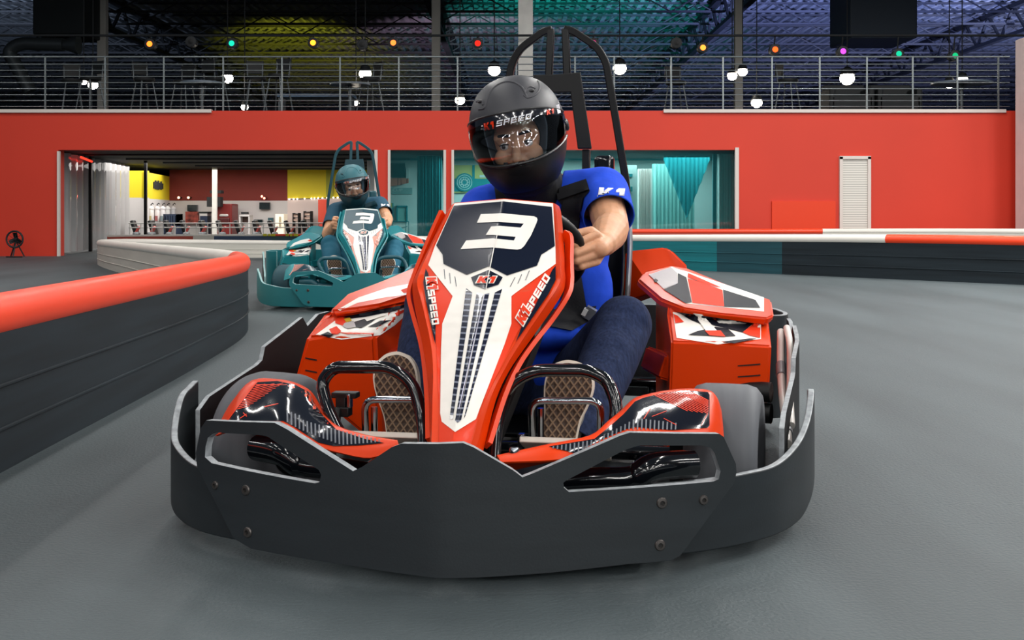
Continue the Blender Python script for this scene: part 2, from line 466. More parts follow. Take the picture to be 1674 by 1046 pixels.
GREYST = mat('grey_sticker', '#A8A2A2', 0.4, spec=.2)

KO = (0.0, 1.0, 0.0)
kart = thing('go_kart', 'red and white go-kart numbered 3 driven towards the camera by a person in blue', 'go-kart', (*k2w(0, 1.0), 0), -KA)
def KB(acc, name, parent=None, **k): return acc.build(name, parent or kart, KO, **k)

# --- front bumper: one bent sheet, traced on its own curved wall
def vf(u):
    a = abs(u); k = 1.08 if u > 0 else 0.92
    return (0.255 * a ** 1.25 + 0.30 * a ** 3) * k
def onfront(px, py):
    v = 0.05
    for _ in range(30): p = Kv(px, py, v); v = vf(p.x)
    return p.x, Kv(px, py, v).z
outer = [(337, 687), (449, 691), (470, 702), (560, 759), (577, 770), (592, 763), (640, 731), (656, 725), (757, 724), (774, 731), (838, 768),
         (854, 780), (870, 774), (1014, 712), (1030, 707), (1176, 709), (1183, 714), (1203, 758), (1204, 772), (1200, 790), (1112, 908), (1097, 916),
         (1025, 922), (900, 936), (780, 944), (715, 945), (640, 935), (581, 926), (480, 910), (411, 897), (382, 880), (359, 834), (322, 762), (320, 740), (328, 700)]
holeL = [(348, 709), (356, 707), (428, 711), (438, 714), (521, 768), (525, 776), (522, 788), (515, 790), (346, 757), (335, 747), (336, 730), (340, 715)]
holeR = [(1038, 730), (1048, 728), (1148, 728), (1162, 732), (1168, 740), (1178, 770), (1175, 783), (1166, 787), (930, 804), (922, 797), (921, 789), (926, 785), (1020, 736)]
L2 = [[onfront(*p) for p in l] for l in (outer, holeL, holeR)]
vs, fs = tess2d(L2, [i * .02 for i in range(-26, 27)])
A = Acc(); fr = [Vector((p.x, vf(p.x), p.y)) for p in vs]
T_ = 0.016
def nrm2(u):
    e = 1e-3; t = Vector((2 * e, vf(u + e) - vf(u - e), 0)).normalized(); return Vector((-t.y, t.x, 0))
bk = [p + nrm2(p.x) * T_ for p in fr]
from collections import Counter
ec = {}
for f in fs:
    for i in range(len(f)):
        e = (f[i], f[(i + 1) % len(f)]); ec[e] = ec.get(e, 0) + 1
bound = [e for e in ec if (e[1], e[0]) not in ec]
n = len(fr)
flip = (fr[fs[0][1]] - fr[fs[0][0]]).cross(fr[fs[0][2]] - fr[fs[0][0]]).y > 0
F1 = [f[::-1] if flip else f for f in fs]; F2 = [[n + i for i in f[::-1]] for f in F1]
A.add(fr + bk, F1 + F2, HDPE)
A.f += [[a, b, n + b, n + a][::1] for a, b in bound]; A.mi += [A.mid(EDGE)] * len(bound)
bmq = None
fb = KB(A, 'front_bumper', smooth=30, bevel=0.0035, seg=2)
bm = bmesh.new(); bm.from_mesh(fb.data); bmesh.ops.recalc_face_normals(bm, faces=bm.faces); bm.to_mesh(fb.data); bm.free()
fb['label'] = 'dark grey front bumper sheet'
for q in ((352, 793, .8), (402, 801, 1), (405, 870, 1), (1082, 822, 1), (1150, 817, .9), (1079, 891, 1)):
    u, z = onfront(q[0], q[1]); c = Vector((u, vf(u), z)); R = (-nrm2(u)).to_track_quat('Z', 'Y').to_matrix()
    A = Acc(); r = .0098 * q[2]
    A.add(*lathe([(r, -.004), (r, .001), (r * .85, .003), (r * .45, .0035), (r * .42, .0005)], c, 'Z', 24, R), BOLT)
    A.add(*lathe([(r * .44, -.001), (r * .42, .0006), (0, .0007)], c, 'Z', 6, R), BOLTIN)
    KB(A, 'bolt', fb)

RAILBLK = mat('black_rail_plastic', '#0C0F12', .65, spec=.25)
# --- wrap-round side sheets behind the front plate, left one mirrored from the right
def sheet(plan, zt, zb, t, mir):
    """upright bent sheet: plan polyline, top and bottom heights per plan point"""
    P = cr([(a[0], a[1], b) for a, b in zip(plan, zt)], 6); B = cr([(a[0], a[1], b) for a, b in zip(plan, zb)], 6)
    N = len(P); o = []; i_ = []
    for k in range(N):
        a = P[max(0, k - 1)]; b = P[min(N - 1, k + 1)]; d = Vector((b.x - a.x, b.y - a.y, 0)).normalized(); nn = Vector((-d.y, d.x, 0)) * t
        o.append((P[k], B[k])); i_.append((Vector((P[k].x, P[k].y, P[k].z)) + nn, Vector((B[k].x, B[k].y, B[k].z)) + nn))
    vs = []
    for k in range(N): vs += [o[k][0], o[k][1], i_[k][0], i_[k][1]]
    if mir: vs = [Vector((-p.x, p.y, p.z)) for p in vs]
    fm = []; fe = []
    for k in range(N - 1):
        a, b = 4 * k, 4 * k + 4
        fm += [(a, a + 1, b + 1, b), (a + 2, b + 2, b + 3, a + 3), (a + 1, a + 3, b + 3, b + 1)]; fe.append((a, b, b + 2, a + 2))
    fe += [(0, 2, 3, 1), (4 * N - 4, 4 * N - 3, 4 * N - 1, 4 * N - 2)]
    A = Acc(); A.add(vs, fm, HDPE); A.f += [list(f) for f in fe]; A.mi += [A.mid(EDGE)] * len(fe)
    return A
def fixn(o):
    bm = bmesh.new(); bm.from_mesh(o.data); bmesh.ops.recalc_face_normals(bm, faces=bm.faces); bm.to_mesh(o.data); bm.free(); return o
for mir in (0, 1):
    A = sheet([(.36, .135), (.46, .168), (.55, .218), (.635, .31), (.69, .40), (.715, .48), (.725, .55), (.727, .585)],
              [.155, .156, .158, .170, .186, .244, .262, .270], [.032, .03, .03, .03, .04, .06, .08, .11], .015, 1) if mir else sheet([(.36, .185), (.445, .235), (.528, .305), (.592, .385), (.640, .49), (.668, .58), (.682, .655), (.684, .69)],
              [.163, .163, .164, .167, .188, .222, .262, .272], [.032, .03, .03, .03, .032, .05, .075, .11], .015, mir)
    fixn(KB(A, 'wrap_bumper', smooth=30, bevel=.003))
    # long rail protector along the flank, stepping up to the rear, turning in behind
    A = Acc()
    prof = [(.03, .40, .225), (.03, .44, .262), (.03, .80, .288), (.03, .83, .30), (.03, .845, .326), (.03, 1.2, .360)]
    up = lambda v: (.675 + .03 * min(1, max(0, (v - .47) / .9))) if mir else (.608 + .072 * min(1, max(0, (v - .48) / .6)))
    loop = [(.49, .05), (.49, .218), (.545, .240), (.85, .272), (.885, .280), (.905, .312), (1.21, .361), (1.255, .332), (1.36, .357), (1.46, .357), (1.46, .05)]
    vs2, fs2 = tess2d([loop], rng(.49, 1.46, .06))
    P = [Vector((up(p.x), p.x, p.y)) for p in vs2]; Q = [p + Vector((-.011, 0, 0)) for p in P]
    es = {}
    for f in fs2:
        for i in range(len(f)): es[(f[i], f[(i + 1) % len(f)])] = 1
    bd = [e for e in es if (e[1], e[0]) not in es]; n = len(P)
    sg = -1 if mir else 1
    A.add([Vector((sg * p.x, p.y, p.z)) for p in P + Q], list(fs2) + [[n + i for i in f[::-1]] for f in fs2], RAILBLK)
    A.f += [[a, b, n + b, n + a] for a, b in bd]; A.mi += [A.mid(EDGE)] * len(bd)
    fixn(KB(A, 'side_bumper', smooth=30, bevel=.0025))
# rear bumper sheet with rounded corners
A = sheet([(.60, 1.50), (.672, 1.55), (.675, 1.68), (.61, 1.82), (.3, 1.87), (0, 1.88), (-.3, 1.87), (-.61, 1.82), (-.675, 1.68), (-.672, 1.55), (-.60, 1.50)],
          [.36] * 11, [.06] * 11, .015, 0)
fixn(KB(A, 'rear_bumper', smooth=30, bevel=.003))
# bumper bars behind the front slots, floor tray
for s in (-1, 1):
    A = Acc(); A.add(*tube(cr([(s * .12, .20, .15), (s * .24, .20, .165), (s * .32, .205, .17), (s * .36, .21, .19), (s * .43, .25, .19)], 8), [.022] * 17 + [.026] * 16, 16), TUBEB)
    KB(A, 'bumper_bar')
A = Acc()
vs2, fs2 = tess2d([[(-.10, .10), (.10, .10), (.36, .22), (.40, .42), (.34, .50), (.34, 1.6), (-.34, 1.6), (-.34, .50), (-.40, .42), (-.36, .22)]])
A.add(*thick([Vector((p.x, p.y, .05)) for p in vs2], fs2, .012), DARKPAN)
KB(A, 'floor_tray', smooth=0)
A = Acc()
for s in (-1, 1): A.add(*box((s * .178, .355, .188), (.165, .17, .012), Euler((math.radians(-22), 0, 0)).to_matrix()), PAN)
A.add(*box((0, .42, .09), (.5, .10, .02)), PAN)
KB(A, 'heel_plate', smooth=0, bevel=.002)
A = Acc()
for s in (-1, 1): A.add(*tube(roundpath([(s * .08, .12, .08), (s * .30, .26, .08), (s * .30, 1.1, .08), (s * .27, 1.85, .14)], .1), .016, 12), TUBEB)
A.add(*tube([(-.5, .55, .145), (.5, .55, .145)], .016, 12), TUBEB); A.add(*tube([(-.56, 1.6, .145), (.56, 1.6, .145)], .016, 12), TUBEB)
A.add(*tube([(-.3, .9, .07), (.3, .9, .07)], .014, 12), TUBEB)
KB(A, 'chassis_frame')

# --- nose fairing: creased shield, traced row by row
rows = [  # py of centre, [outL, lipL, stL, C, stR, lipR, outR], v of centre
    ([(737, 337), (740, 334), (744, 331.5), (824, 324.5), (904, 331.5), (908, 333), (914, 337)], .600),
    ([(727, 352), (731, 351), (735, 350), (821, 350), (906, 350), (911, 351), (918, 352)], .570),
    ([(701, 404), (705, 403), (710, 402), (809, 404), (908, 402), (914, 403), (922, 404)], .500),
    ([(680, 448), (685, 448), (693, 446), (800, 446), (909, 435), (916, 436), (923, 438)], .443),
    ([(674, 468), (682, 466), (691, 464), (794, 468), (909, 457), (916, 459), (924, 462)], .415),
    ([(677, 498), (689, 492), (696, 492), (785, 500), (897, 481), (903, 483), (914, 489)], .375),
    ([(690, 560), (704, 560), (712, 560), (771, 562), (843, 559), (851, 560), (862, 563)], .300),
    ([(697, 605), (708, 604), (717, 604), (762, 605), (816, 607), (823, 607), (832, 607)], .245),
    ([(702, 660), (707, 655), (717, 655), (751, 660), (793, 650), (801, 653), (810, 656)], .190),
    ([(703, 735), (705, 735), (715, 735), (736, 737), (768, 735), (777, 737), (789, 741)], .125)]
G = []
dv = [.070, .022, .030, 0, .030, .022, .070]
for r, v in rows:
    f = .55 + .45 * min(1, (v - .12) / .3)
    G.append([Kv(p[0], p[1], v + d * f) for p, d in zip(r, dv)])
for g in G:   # returns folded back behind the shield
    g.insert(0, Vector((g[0].x + .012, g[0].y + .05, g[0].z - .005))); g.append(Vector((g[-1].x - .012, g[-1].y + .05, g[-1].z - .005)))
# refine rows with a smooth curve down each column
cols = [cr([g[k] for g in G], 4) for k in range(9)]
fine = [[cols[k][i] for k in range(9)] for i in range(len(cols[0]))]
shell = Acc(); vs, fs = grid(fine); shell.add(*thick(vs, fs, .006), RED)
bv = shell.bvh()
NF = Acc(); NF.v, NF.f, NF.mi, NF.mats = shell.v, shell.f, shell.mi, shell.mats
decal(NF, bv, [(711, 402), (743, 332.5), (824, 325.5), (904, 332.5), (908, 402), (908.5, 431), (841, 480), (836, 484), (836, 529), (825, 562), (785, 666), (778, 685), (744, 706), (722, 689), (719.5, 675),
               (721, 571), (723, 529), (740, 484), (700, 433)], WHT, .0016, 5)
decal(NF, bv, [(835, 486), (842, 480.5), (905, 436), (871, 507), (846, 543), (788, 662), (835, 530)], REDST, .0009, 5)
decal(NF, bv, [(739, 485), (722, 530), (720, 571), (719, 675), (716, 640), (713, 562), (704, 481), (700, 437)], REDST, .0009, 5)
decal(NF, bv, [(719, 680), (722, 690), (744, 707.5), (778, 686), (785, 669), (768, 726), (717, 726)], REDST, .0009, 5)
decal(NF, bv, [(742, 336), (823, 329), (902, 338), (907, 402), (885, 416), (878, 434), (829, 450), (799, 435), (763, 449), (725, 431), (723.5, 416), (713, 401)], NAVY, .0030, 5)
decal(NF, bv, [(696, 439), (692, 461), (696.5, 492), (708, 548), (711.5, 562), (712, 532), (704, 481), (700, 447)], NAVY, .0030, 5)
decal(NF, bv, [(908.5, 434), (908.5, 457), (896.5, 480.5), (843, 559), (854, 531), (871, 507), (903, 441)], NAVY, .0030, 5)
decal(NF, bv, [(799, 441), (822, 453), (815, 465), (792, 472), (775, 466), (770, 453)], NAVY, .0030, 5)
for st in ([(762, 471), (772, 478), (740, 685.5), (735, 684)], [(779, 479), (790, 480.5), (754, 560), (748, 692), (744, 687)], [(792, 480.5), (800, 479), (754, 686), (749, 690.5)], [(809, 478), (821, 472), (761, 679), (758, 684.5)]):
    if len(st) == 5: st = [st[0], st[1], (748.5, 691), (744, 687)]
    decal(NF, bv, st, STRIPE, .0026, 4)
GREYL = mat('grey_mark', '#62666E', 0.4)
for a, b in (((726, 440), (727.5, 456)), ((734.8, 446), (736.5, 463)), ((743.6, 452), (746, 468)), ((865.5, 442), (859, 458)), ((853, 448), (846.5, 463.5)), ((842, 453), (834, 468.5))):
    decal(NF, bv, [(a[0] - .6, a[1]), (a[0] + .6, a[1]), (b[0] + .6, b[1]), (b[0] - .6, b[1])], GREYL, .0026)
decal(NF, bv, [(786, 350), (821, 348.5), (873, 353.5), (877.5, 355.5), (878.7, 359), (877, 364.5), (868, 385), (857, 402), (852, 406.5), (845.6, 408), (805.5, 404.5), (753, 407), (762, 393), (805, 389.5), (840, 393), (843, 387),
               (807, 384), (794, 384), (803, 370), (817, 369), (851, 372), (856, 365.5), (815.5, 362.6), (779.6, 364)], WHT, .0044, 5)
decal(NF, bv, [(812, 384), (813.2, 384), (808, 406), (795, 472), (793.6, 472), (806.4, 406)], WHT, .0058, 4)
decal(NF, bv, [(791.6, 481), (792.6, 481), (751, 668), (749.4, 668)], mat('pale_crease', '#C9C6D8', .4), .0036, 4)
# lettering: a white outline plate of the letters, then the red letters
for g_, m_, o_ in ((.11, WHT, .0044), (0, REDST, .0058)):
    decaltext(NF, bv, 'K1', (779, 462), (29, 0), (2, -10.5), m_, o_, .25, g_)
    decaltext(NF, bv, 'K1', (855, 532), (12.5, -23), (-12, -11.5), m_, o_, .1, g_)
    decaltext(NF, bv, 'K1', (697, 453.5), (2.2, 20), (16, 0.5), m_, o_, -.1, g_)
decaltext(NF, bv, 'SPEED', (866, 512), (34, -59), (-9, -6.5), WHT, .0044, .1, .03)
decaltext(NF, bv, 'SPEED', (699, 475), (8, 57), (11, -1), WHT, .0044, -.1, .03)
nf = KB(NF, 'nose_fairing', smooth=25); nf['label'] = 'tall red nose fairing with white and navy stickers, number 3 and lettering'
# second red flange behind the shield, both sides, and its inner black liner
A = Acc()
for pts in ([(921, 384), (930, 392), (930, 430), (930.5, 466), (924, 489), (898, 528), (871, 562), (845, 600), (822, 650), (797, 728)],):
    P = [Kv(p[0], p[1], v) for p, v in zip(pts, (.60, .59, .55, .50, .46, .42, .37, .32, .26, .18))]
    A.add(*tube(cr(P, 4), .0, sq=(.009, .024)), RED)
    P = [Kv(p[0], p[1], v) for p, v in zip([(724, 349), (708, 385), (690, 428), (677, 462), (671, 486), (677, 515), (693, 575), (701, 650), (703, 722)], (.64, .60, .55, .51, .475, .44, .37, .28, .20))]
    A.add(*tube(cr(P, 4), .0, sq=(.009, .024)), RED)
KB(A, 'fairing_flange', smooth=40)
A = Acc()
vsL = [Vector((-.085, .66, .645)), Vector((.095, .66, .645)), Vector((.13, .56, .5)), Vector((.10, .42, .38)), Vector((.04, .24, .18)), Vector((-.045, .24, .18)), Vector((-.10, .42, .38)), Vector((-.14, .56, .5))]
vsB = [p + Vector((0, .04, -.02)) for p in vsL]
A.add(vsL + vsB, [tuple(range(8)), tuple(range(15, 7, -1))] + [(i, (i + 1) % 8, 8 + (i + 1) % 8, 8 + i) for i in range(8)], BLKP)
KB(A, 'fairing_liner', smooth=0)
A = Acc(); A.add(*tube([(0, .36, .12), (0, .78, .55)], .014, 12), SATIN); KB(A, 'steering_column')
A = Acc(); Rw = Euler((math.radians(46), 0, 0)).to_matrix(); cw = Vector((0, .79, .565))
ring = [cw + Rw @ Vector((.158 * math.cos(2 * PI * k / 48), 0.03 * 0 , .158 * math.sin(2 * PI * k / 48))) for k in range(48)]
A.add(*tube(ring, .0145, 14, closed=True), BLKP)
for a in (0.15, PI - .15, -PI / 2): A.add(*tube([cw, cw + Rw @ Vector((.155 * math.cos(a), 0, .155 * math.sin(a)))], .008, 8), SATIN)
A.add(*ellipsoid(cw, (.045, .03, .045)), BLKP)
KB(A, 'steering_wheel')

# --- front wheel fenders
FT = [(400, 648, .41), (419, 621.5, .40), (453, 620, .40), (484, 626, .385), (508, 639, .365), (518, 660, .335), (532, 678, .305), (555, 701, .25), (600, 716, .205), (651, 723, .135)]
FBm = [(352, 712, .30), (375, 704, .245), (420, 700, .215), (455, 697, .19), (480, 708, .175), (500, 718, .16), (525, 731, .145), (556, 740, .13), (606, 748, .105), (651, 730, .095)]
def fender(T, B, mirror=False):
    R0 = [Kv(*p) for p in B]; R3 = [Kv(*p) for p in T]
    R1 = []; R2 = []
    for k, (a, b) in enumerate(zip(R0, R3)):
        h = min(1, (b - a).length / .12)
        R1.append(a.lerp(b, .28) + Vector((0, -.010, .014)) * h); R2.append(a.lerp(b, .72) + Vector((0, -.014, .020)) * h)
    colsF = [cr([R0[k], R1[k], R2[k], R3[k], R3[k] + Vector((0, .05, -.035))], 4) for k in range(len(T))]
    n = len(colsF[0]); rw = [cr([colsF[k][i] for k in range(len(T))], 4) for i in range(n)]
    vs, fs = grid(rw); a = Acc(); a.add(*thick(vs, fs, .005), RED); return a
A = fender(FT, FBm); b = A.bvh()
decal(A, b, [(372, 687), (421, 624.5), (453, 622.5), (482, 628.5), (506, 641), (515, 661), (529, 680), (550, 702), (596, 717), (628, 724), (585, 728), (545, 729), (520, 723), (480, 697), (463, 688), (440, 688)], BLK, .0012)
for k in range(13):
    t = k / 13; p = (419 - 34 * t, 628 + 43 * t); L = 62 * (1 - .72 * t); q = (p[0] + L, p[1] - .24 * L)
    yt = 624 if q[0] < 455 else 624 + (q[0] - 455) * .16
    if q[1] < yt: L = (p[1] - yt) / .24 if k else 50; q = (p[0] + L, max(yt, p[1] - .24 * L))
    decal(A, b, [p, q, (q[0], q[1] + .7), (p[0] - .6, p[1] + 1.6)], REDST, .002)
decal(A, b, [(418, 624), (421, 622.5), (373, 687), (370, 687)], REDST, .002)
for k in range(24):
    t = k / 23; x = 470 + 150 * t
    yt = 676 + 42 * t ** .8 - (6 if k < 4 else 0); yb = 690 + 37 * min(1, t * 1.7) ** .8 - (0 if t < .6 else (t - .6) * 12)
    decal(A, b, [(x - 1.6, yt), (x + .8, yt), (x + 1.4, yb), (x - 1.2, yb)], GREYL, .002)
for l in ([(432, 664), (455, 659), (455, 660), (432, 665.3)], [(398, 674), (404, 680), (403, 681), (397, 675)], [(392, 683), (403, 676), (403.5, 677), (393, 684)]): decal(A, b, l, REDST, .002)
KB(A, 'front_fender', smooth=40)['label'] = 'red front fender with black striped sticker beside the braking foot'
FT2 = [(1178, 670, .42), (1171, 650, .41), (1158, 638.5, .40), (1122, 636, .40), (1084, 640, .39), (1052, 648, .37), (1036, 655, .35), (1018, 675, .31), (1000, 692, .26), (972, 715, .20), (895, 729, .15), (812, 747, .12)]
FB2 = [(1184, 722, .33), (1180, 724, .31), (1160, 722, .265), (1122, 720, .23), (1084, 718, .205), (1044, 716, .18), (1025, 718, .17), (1000, 727, .155), (980, 735, .14), (945, 745, .115), (900, 752, .09), (818, 755, .085)]
A = fender(FT2, FB2); b = A.bvh()
decal(A, b, [(1157, 640.5), (1160, 645), (1160, 695), (1157, 699), (1100, 703), (1040, 698), (1024, 701), (1000, 711), (975, 722), (941, 741), (897, 729.5), (972, 717), (1000, 694), (1019, 677), (1038, 656), (1052, 650), (1084, 642), (1122, 638)], BLK, .0012)
for k in range(14):
    t = k / 13; p = (1068 + 60 * t, 645 - 5 * min(1, t * 1.6)); L = 1 - abs(.45 - t) * .6
    q = (min(1159, p[0] + 78 * L), p[1] + 36 * L)
    if p[0] + 78 * L > 1159: q = (1159, p[1] + 36 * L * (1159 - p[0]) / (78 * L))
    decal(A, b, [p, (p[0] + 3, p[1]), q, (q[0] - 1.2, q[1] + .6)], REDST, .002)
for k in range(30):
    t = k / 29; x = 905 + 200 * t
    yt = 729 - 14 * min(1, t / .45) - 32 * max(0, min(1, (t - .38) / .3)) + 8 * max(0, t - .68) / .32
    yb = 733 + 5 * min(1, t / .18) - 36 * max(0, min(1, (t - .2) / .4)) + 0 * t
    if yb - yt > 1.5: decal(A, b, [(x - 1.4, yt), (x + 1.0, yt), (x + .4, yb), (x - 2, yb)], GREYL, .002)
for l in ([(1052, 684), (1063, 667), (1064, 667.5), (1053, 684.5)], [(1085, 683), (1106, 694), (1106, 695), (1085, 684)], [(1146, 695), (1156, 676), (1157, 676.4), (1147, 695.5)], [(1066, 680), (1090, 671), (1090, 671.8), (1066, 681)]): decal(A, b, l, REDST, .002)
h = cast(b, 841, 738, 0)
A.add(*lathe([(.010, -.002), (.010, .004), (.007, .008), (0, .008)], h, 'Z', 12), CHROME)
KB(A, 'front_fender', smooth=40)['label'] = 'red front fender with black striped sticker beside the bent knee'

# --- wheels
def wheel(name, c, r, w, yaw, label=None):
    R = Euler((0, 0, yaw)).to_matrix()
    A = Acc(); h = w / 2
    A.add(*lathe([(r * .52, -h * .8), (r * .62, -h), (r * .86, -h * 1.02), (r * .96, -h * .86), (r, -h * .6), (r * 1.004, 0), (r, h * .6), (r * .96, h * .86), (r * .86, h * 1.02), (r * .62, h), (r * .52, h * .8)], c, 'X', 56, R), TYRE)
    w_ = KB(A, name, smooth=50)
    if label: w_['label'] = label
    B = Acc(); B.add(*lathe([(r * .52, -h * .85), (r * .5, -h * .5), (r * .3, -h * .3), (r * .28, h * .3), (r * .5, h * .5), (r * .52, h * .85)], c, 'X', 32, R), SATIN)
    B.add(*lathe([(.03, -h * .8), (.03, h * .8)], c, 'X', 16, R), SATIN); KB(B, 'wheel_rim', w_)
wheel('front_wheel', (.492, .555, .148), .148, .145, math.radians(-6)); wheel('front_wheel', (-.512, .555, .148), .148, .15, math.radians(-21))
wheel('rear_wheel', (.49, 1.6, .145), .145, .19, 0); wheel('rear_wheel', (-.49, 1.6, .145), .145, .19, 0)
A = Acc()
for s in (-1, 1):
    A.add(*box((s * .40, .55, .15), (.05, .05, .12)), SATIN); A.add(*tube([(s * .06, .6, .12), (s * .42, .63, .13)], .008, 8), SATIN)
KB(A, 'stub_axle')
# brake line bracket seen beside the left hoop
A = Acc()
A.add(*box(Kv(565, 645, .42), (.055, .03, .012)), BLKP); A.add(*box(Kv(560, 660, .42), (.022, .03, .05)), BLKP); A.add(*box(Kv(572, 655, .41), (.008, .02, .03)), CHROME)
A.add(*tube([Kv(552, 668, .40), Kv(550, 690, .38), Kv(556, 700, .36)], .009, 8), BLKP); A.add(*box(Kv(562, 672, .41), (.03, .03, .02)), BLKP)
KB(A, 'brake_cylinder', bevel=.002)

# --- foot hoops and pedals
for pts in ([(553, 704, .25), (536, 668, .275), (525, 625, .30), (545, 600, .30), (640, 600, .30), (676, 628, .30), (692, 690, .28), (693, 760, .22)],
            [(807, 760, .22), (812, 690, .28), (830, 630, .30), (872, 605, .30), (960, 605, .30), (992, 620, .30), (1010, 665, .28), (1000, 715, .25)]):
    A = Acc(); A.add(*tube(roundpath([Kv(*p) for p in pts], .06, 8), .0128, 16), TUBEB); KB(A, 'foot_hoop')
for x0, x1, y in ((598, 706, 653), (870, 980, 655)):
    A = Acc(); pts = [(x0 + 1, 745, .37), (x0 - 2, y, .36), (x1 + 2, y, .36), (x1 + 1, 745, .37)]
    A.add(*tube(roundpath([Kv(*p) for p in pts], .025, 6), .0075, 12), CHROME)
    A.add(*tube([Kv(x0 + 14, 745, .39), Kv(x0 + 14, y + 12, .39)], .007, 10), CHROME)
    KB(A, 'brake_pedal' if x0 < 700 else 'accelerator_pedal')
A = Acc(); p = Kv(853, 720, .33); A.add(*box(p, (.014, .02, .028)), CHROME); A.add(*lathe([(.006, -.012), (.006, .012)], p + Vector((.0, 0, .002)), 'Y', 12), BLKP)
KB(A, 'pedal_bracket', bevel=.002)

# --- side pods (right one from the photograph, left its mirror image)
REDM = mat('matt_red_sticker', '#E0381A', .55, spec=.15); NAVYM = mat('matt_navy_sticker', '#10131F', .5, spec=.2)
def pod(s):
    w_ = lambda p: p[0] if (s > 0 or p[0] < .4) else .4 + (p[0] - .4) * (.60 if p[2] > .4 else (.74 if p[2] > .3 else .95))
    M = lambda a: [Vector((s * w_(p), p[1], p[2])) for p in a]
    A = Acc()
    body = M([(.355, .87, .06), (.595, .87, .24), (.600, .855, .345), (.48, .845, .352), (.366, .85, .352),    # 0-4 front face
              (.352, 1.0, .405), (.600, 1.0, .388),                                                         # 5,6 back of lower slope
              (.352, 1.03, .425), (.602, .985, .405),                                                       # 7,8 step top
              (.30, 1.42, .06), (.610, 1.42, .08), (.610, 1.42, .36), (.30, 1.42, .45), (.33, .95, .30)])     # rear
    A.add(body, [(0, 1, 2, 3, 4), (4, 3, 5), (3, 2, 6), (3, 6, 5), (5, 6, 8, 7), (1, 10, 11, 8, 6, 2), (7, 8, 11, 12), (0, 4, 5, 7, 12, 9), (9, 12, 11, 10), (0, 9, 10, 1)], RED)
    # thick lip and upper sticker panel
    up = M([(.262, 1.22, .478), (.33, 1.06, .437), (.39, .972, .424), (.48, .955, .412), (.595, .945, .402), (.612, .965, .410), (.612, 1.10, .436), (.50, 1.22, .468), (.39, 1.36, .503), (.345, 1.34, .514), (.275, 1.28, .495)])
    lo = [p + Vector((-.006 * s, .012, -.020)) for p in up]
    cen = sum(up, Vector()) / len(up); n = len(up)
    A.add(up + lo, [tuple(range(n)), tuple(range(2 * n - 1, n - 1, -1))] + [(i, (i + 1) % n, n + (i + 1) % n, n + i) for i in range(n)], RED)
    # wing rising to the seat
    wf = M([(.21, 1.38, .40), (.215, 1.40, .548), (.325, 1.41, .560), (.345, 1.405, .552), (.392, 1.37, .508), (.37, 1.36, .46), (.30, 1.30, .44)])
    wb = [p + Vector((0, .10, -.02)) for p in wf]; n = len(wf)
    A.add(wf + wb, [tuple(range(n)), tuple(range(2 * n - 1, n - 1, -1))] + [(i, (i + 1) % n, n + (i + 1) % n, n + i) for i in range(n)], RED)
    # inner flank beside the leg
    A.add(*box((s * .335, 1.02, .275), (.05, .20, .06), Euler((0, s * .3, s * .3)).to_matrix()), RED)
    bm = bmesh.new(); B = [bm.verts.new(p) for p in A.v]
    for f in A.f:
        try: bm.faces.new([B[i] for i in f])
        except ValueError: pass
    bmesh.ops.recalc_face_normals(bm, faces=bm.faces); bmesh.ops.bevel(bm, geom=bm.edges[:], offset=.010, segments=3, affect='EDGES', clamp_overlap=True)
    bmesh.ops.triangulate(bm, faces=[f for f in bm.faces if len(f.verts) > 4])
    bm.verts.index_update(); R = Acc(); R.add([v.co.copy() for v in bm.verts], [[v.index for v in f.verts] for f in bm.faces], RED); bm.free(); return R
A = pod(1); b = A.bvh()
decal(A, b, [(1060, 449), (1098, 436), (1112, 441), (1124, 444), (1249, 486), (1249, 509), (1200, 504), (1121, 496), (1112, 490)], WHT, .0015)
decal(A, b, [(1061, 449), (1097, 436.5), (1107, 446), (1108, 463), (1085, 472)], GREYST, .0040)
decal(A, b, [(1108, 446), (1122, 453), (1131, 494), (1121, 495.5), (1085, 473), (1108, 463)], NAVYM, .0040)
decal(A, b, [(1124, 455), (1150, 462), (1181, 474), (1184, 501), (1132, 495)], REDM, .0040)
decal(A, b, [(1125, 446), (1180, 470), (1160, 466), (1124, 453)], REDM, .0048)
decal(A, b, [(1182, 473), (1235, 490), (1243, 503), (1184, 501)], NAVYM, .0040)
decal(A, b, [(1069, 457), (1072, 455), (1076, 458), (1074, 461), (1070, 461)], NAVYM, .0062)
decal(A, b, [(1100, 510), (1233, 528), (1244, 530), (1244, 554), (1173, 563), (1106, 552)], WHT, .0015)
decal(A, b, [(1107, 510), (1232, 528), (1214, 543), (1165, 531), (1145, 529), (1128, 522)], NAVYM, .0040)
decal(A, b, [(1214, 543), (1233, 528), (1243, 531), (1243, 552), (1225, 548)], REDM, .0040)
decal(A, b, [(1170, 534), (1190, 537), (1203, 549), (1185, 550), (1125, 547), (1140, 541)], NAVYM, .0040)
decal(A, b, [(1133, 512), (1148, 514), (1172, 540), (1156, 543)], WHT, .0062)
decal(A, b, [(1152, 540), (1178, 540), (1186, 550), (1160, 548)], REDM, .0068)
decal(A, b, [(1101, 513), (1108, 516), (1118, 526), (1104, 528)], REDM, .0040)
decal(A, b, [(1180, 558), (1225, 553), (1238, 553), (1200, 561)], NAVYM, .0048)
SLOT = mat('vent_slot', '#2A0A04', .7)
for y in (597, 615): decal(A, b, [(1206, y), (1243, y - 3), (1243, y - .5), (1206, y + 2)], SLOT, .0015)
KB(A, 'side_pod', smooth=30)['label'] = 'red side pod with sticker panels beside the bent knee'
A = pod(-1); b = A.bvh()
decal(A, b, [(516, 547), (553, 520), (600, 512), (668, 498), (668, 511), (645, 532), (621, 548), (558, 555)], WHT, .0015)
decal(A, b, [(560, 518), (620, 506), (666, 497), (668, 500), (645, 508), (600, 517), (564, 522)], NAVYM, .0040)
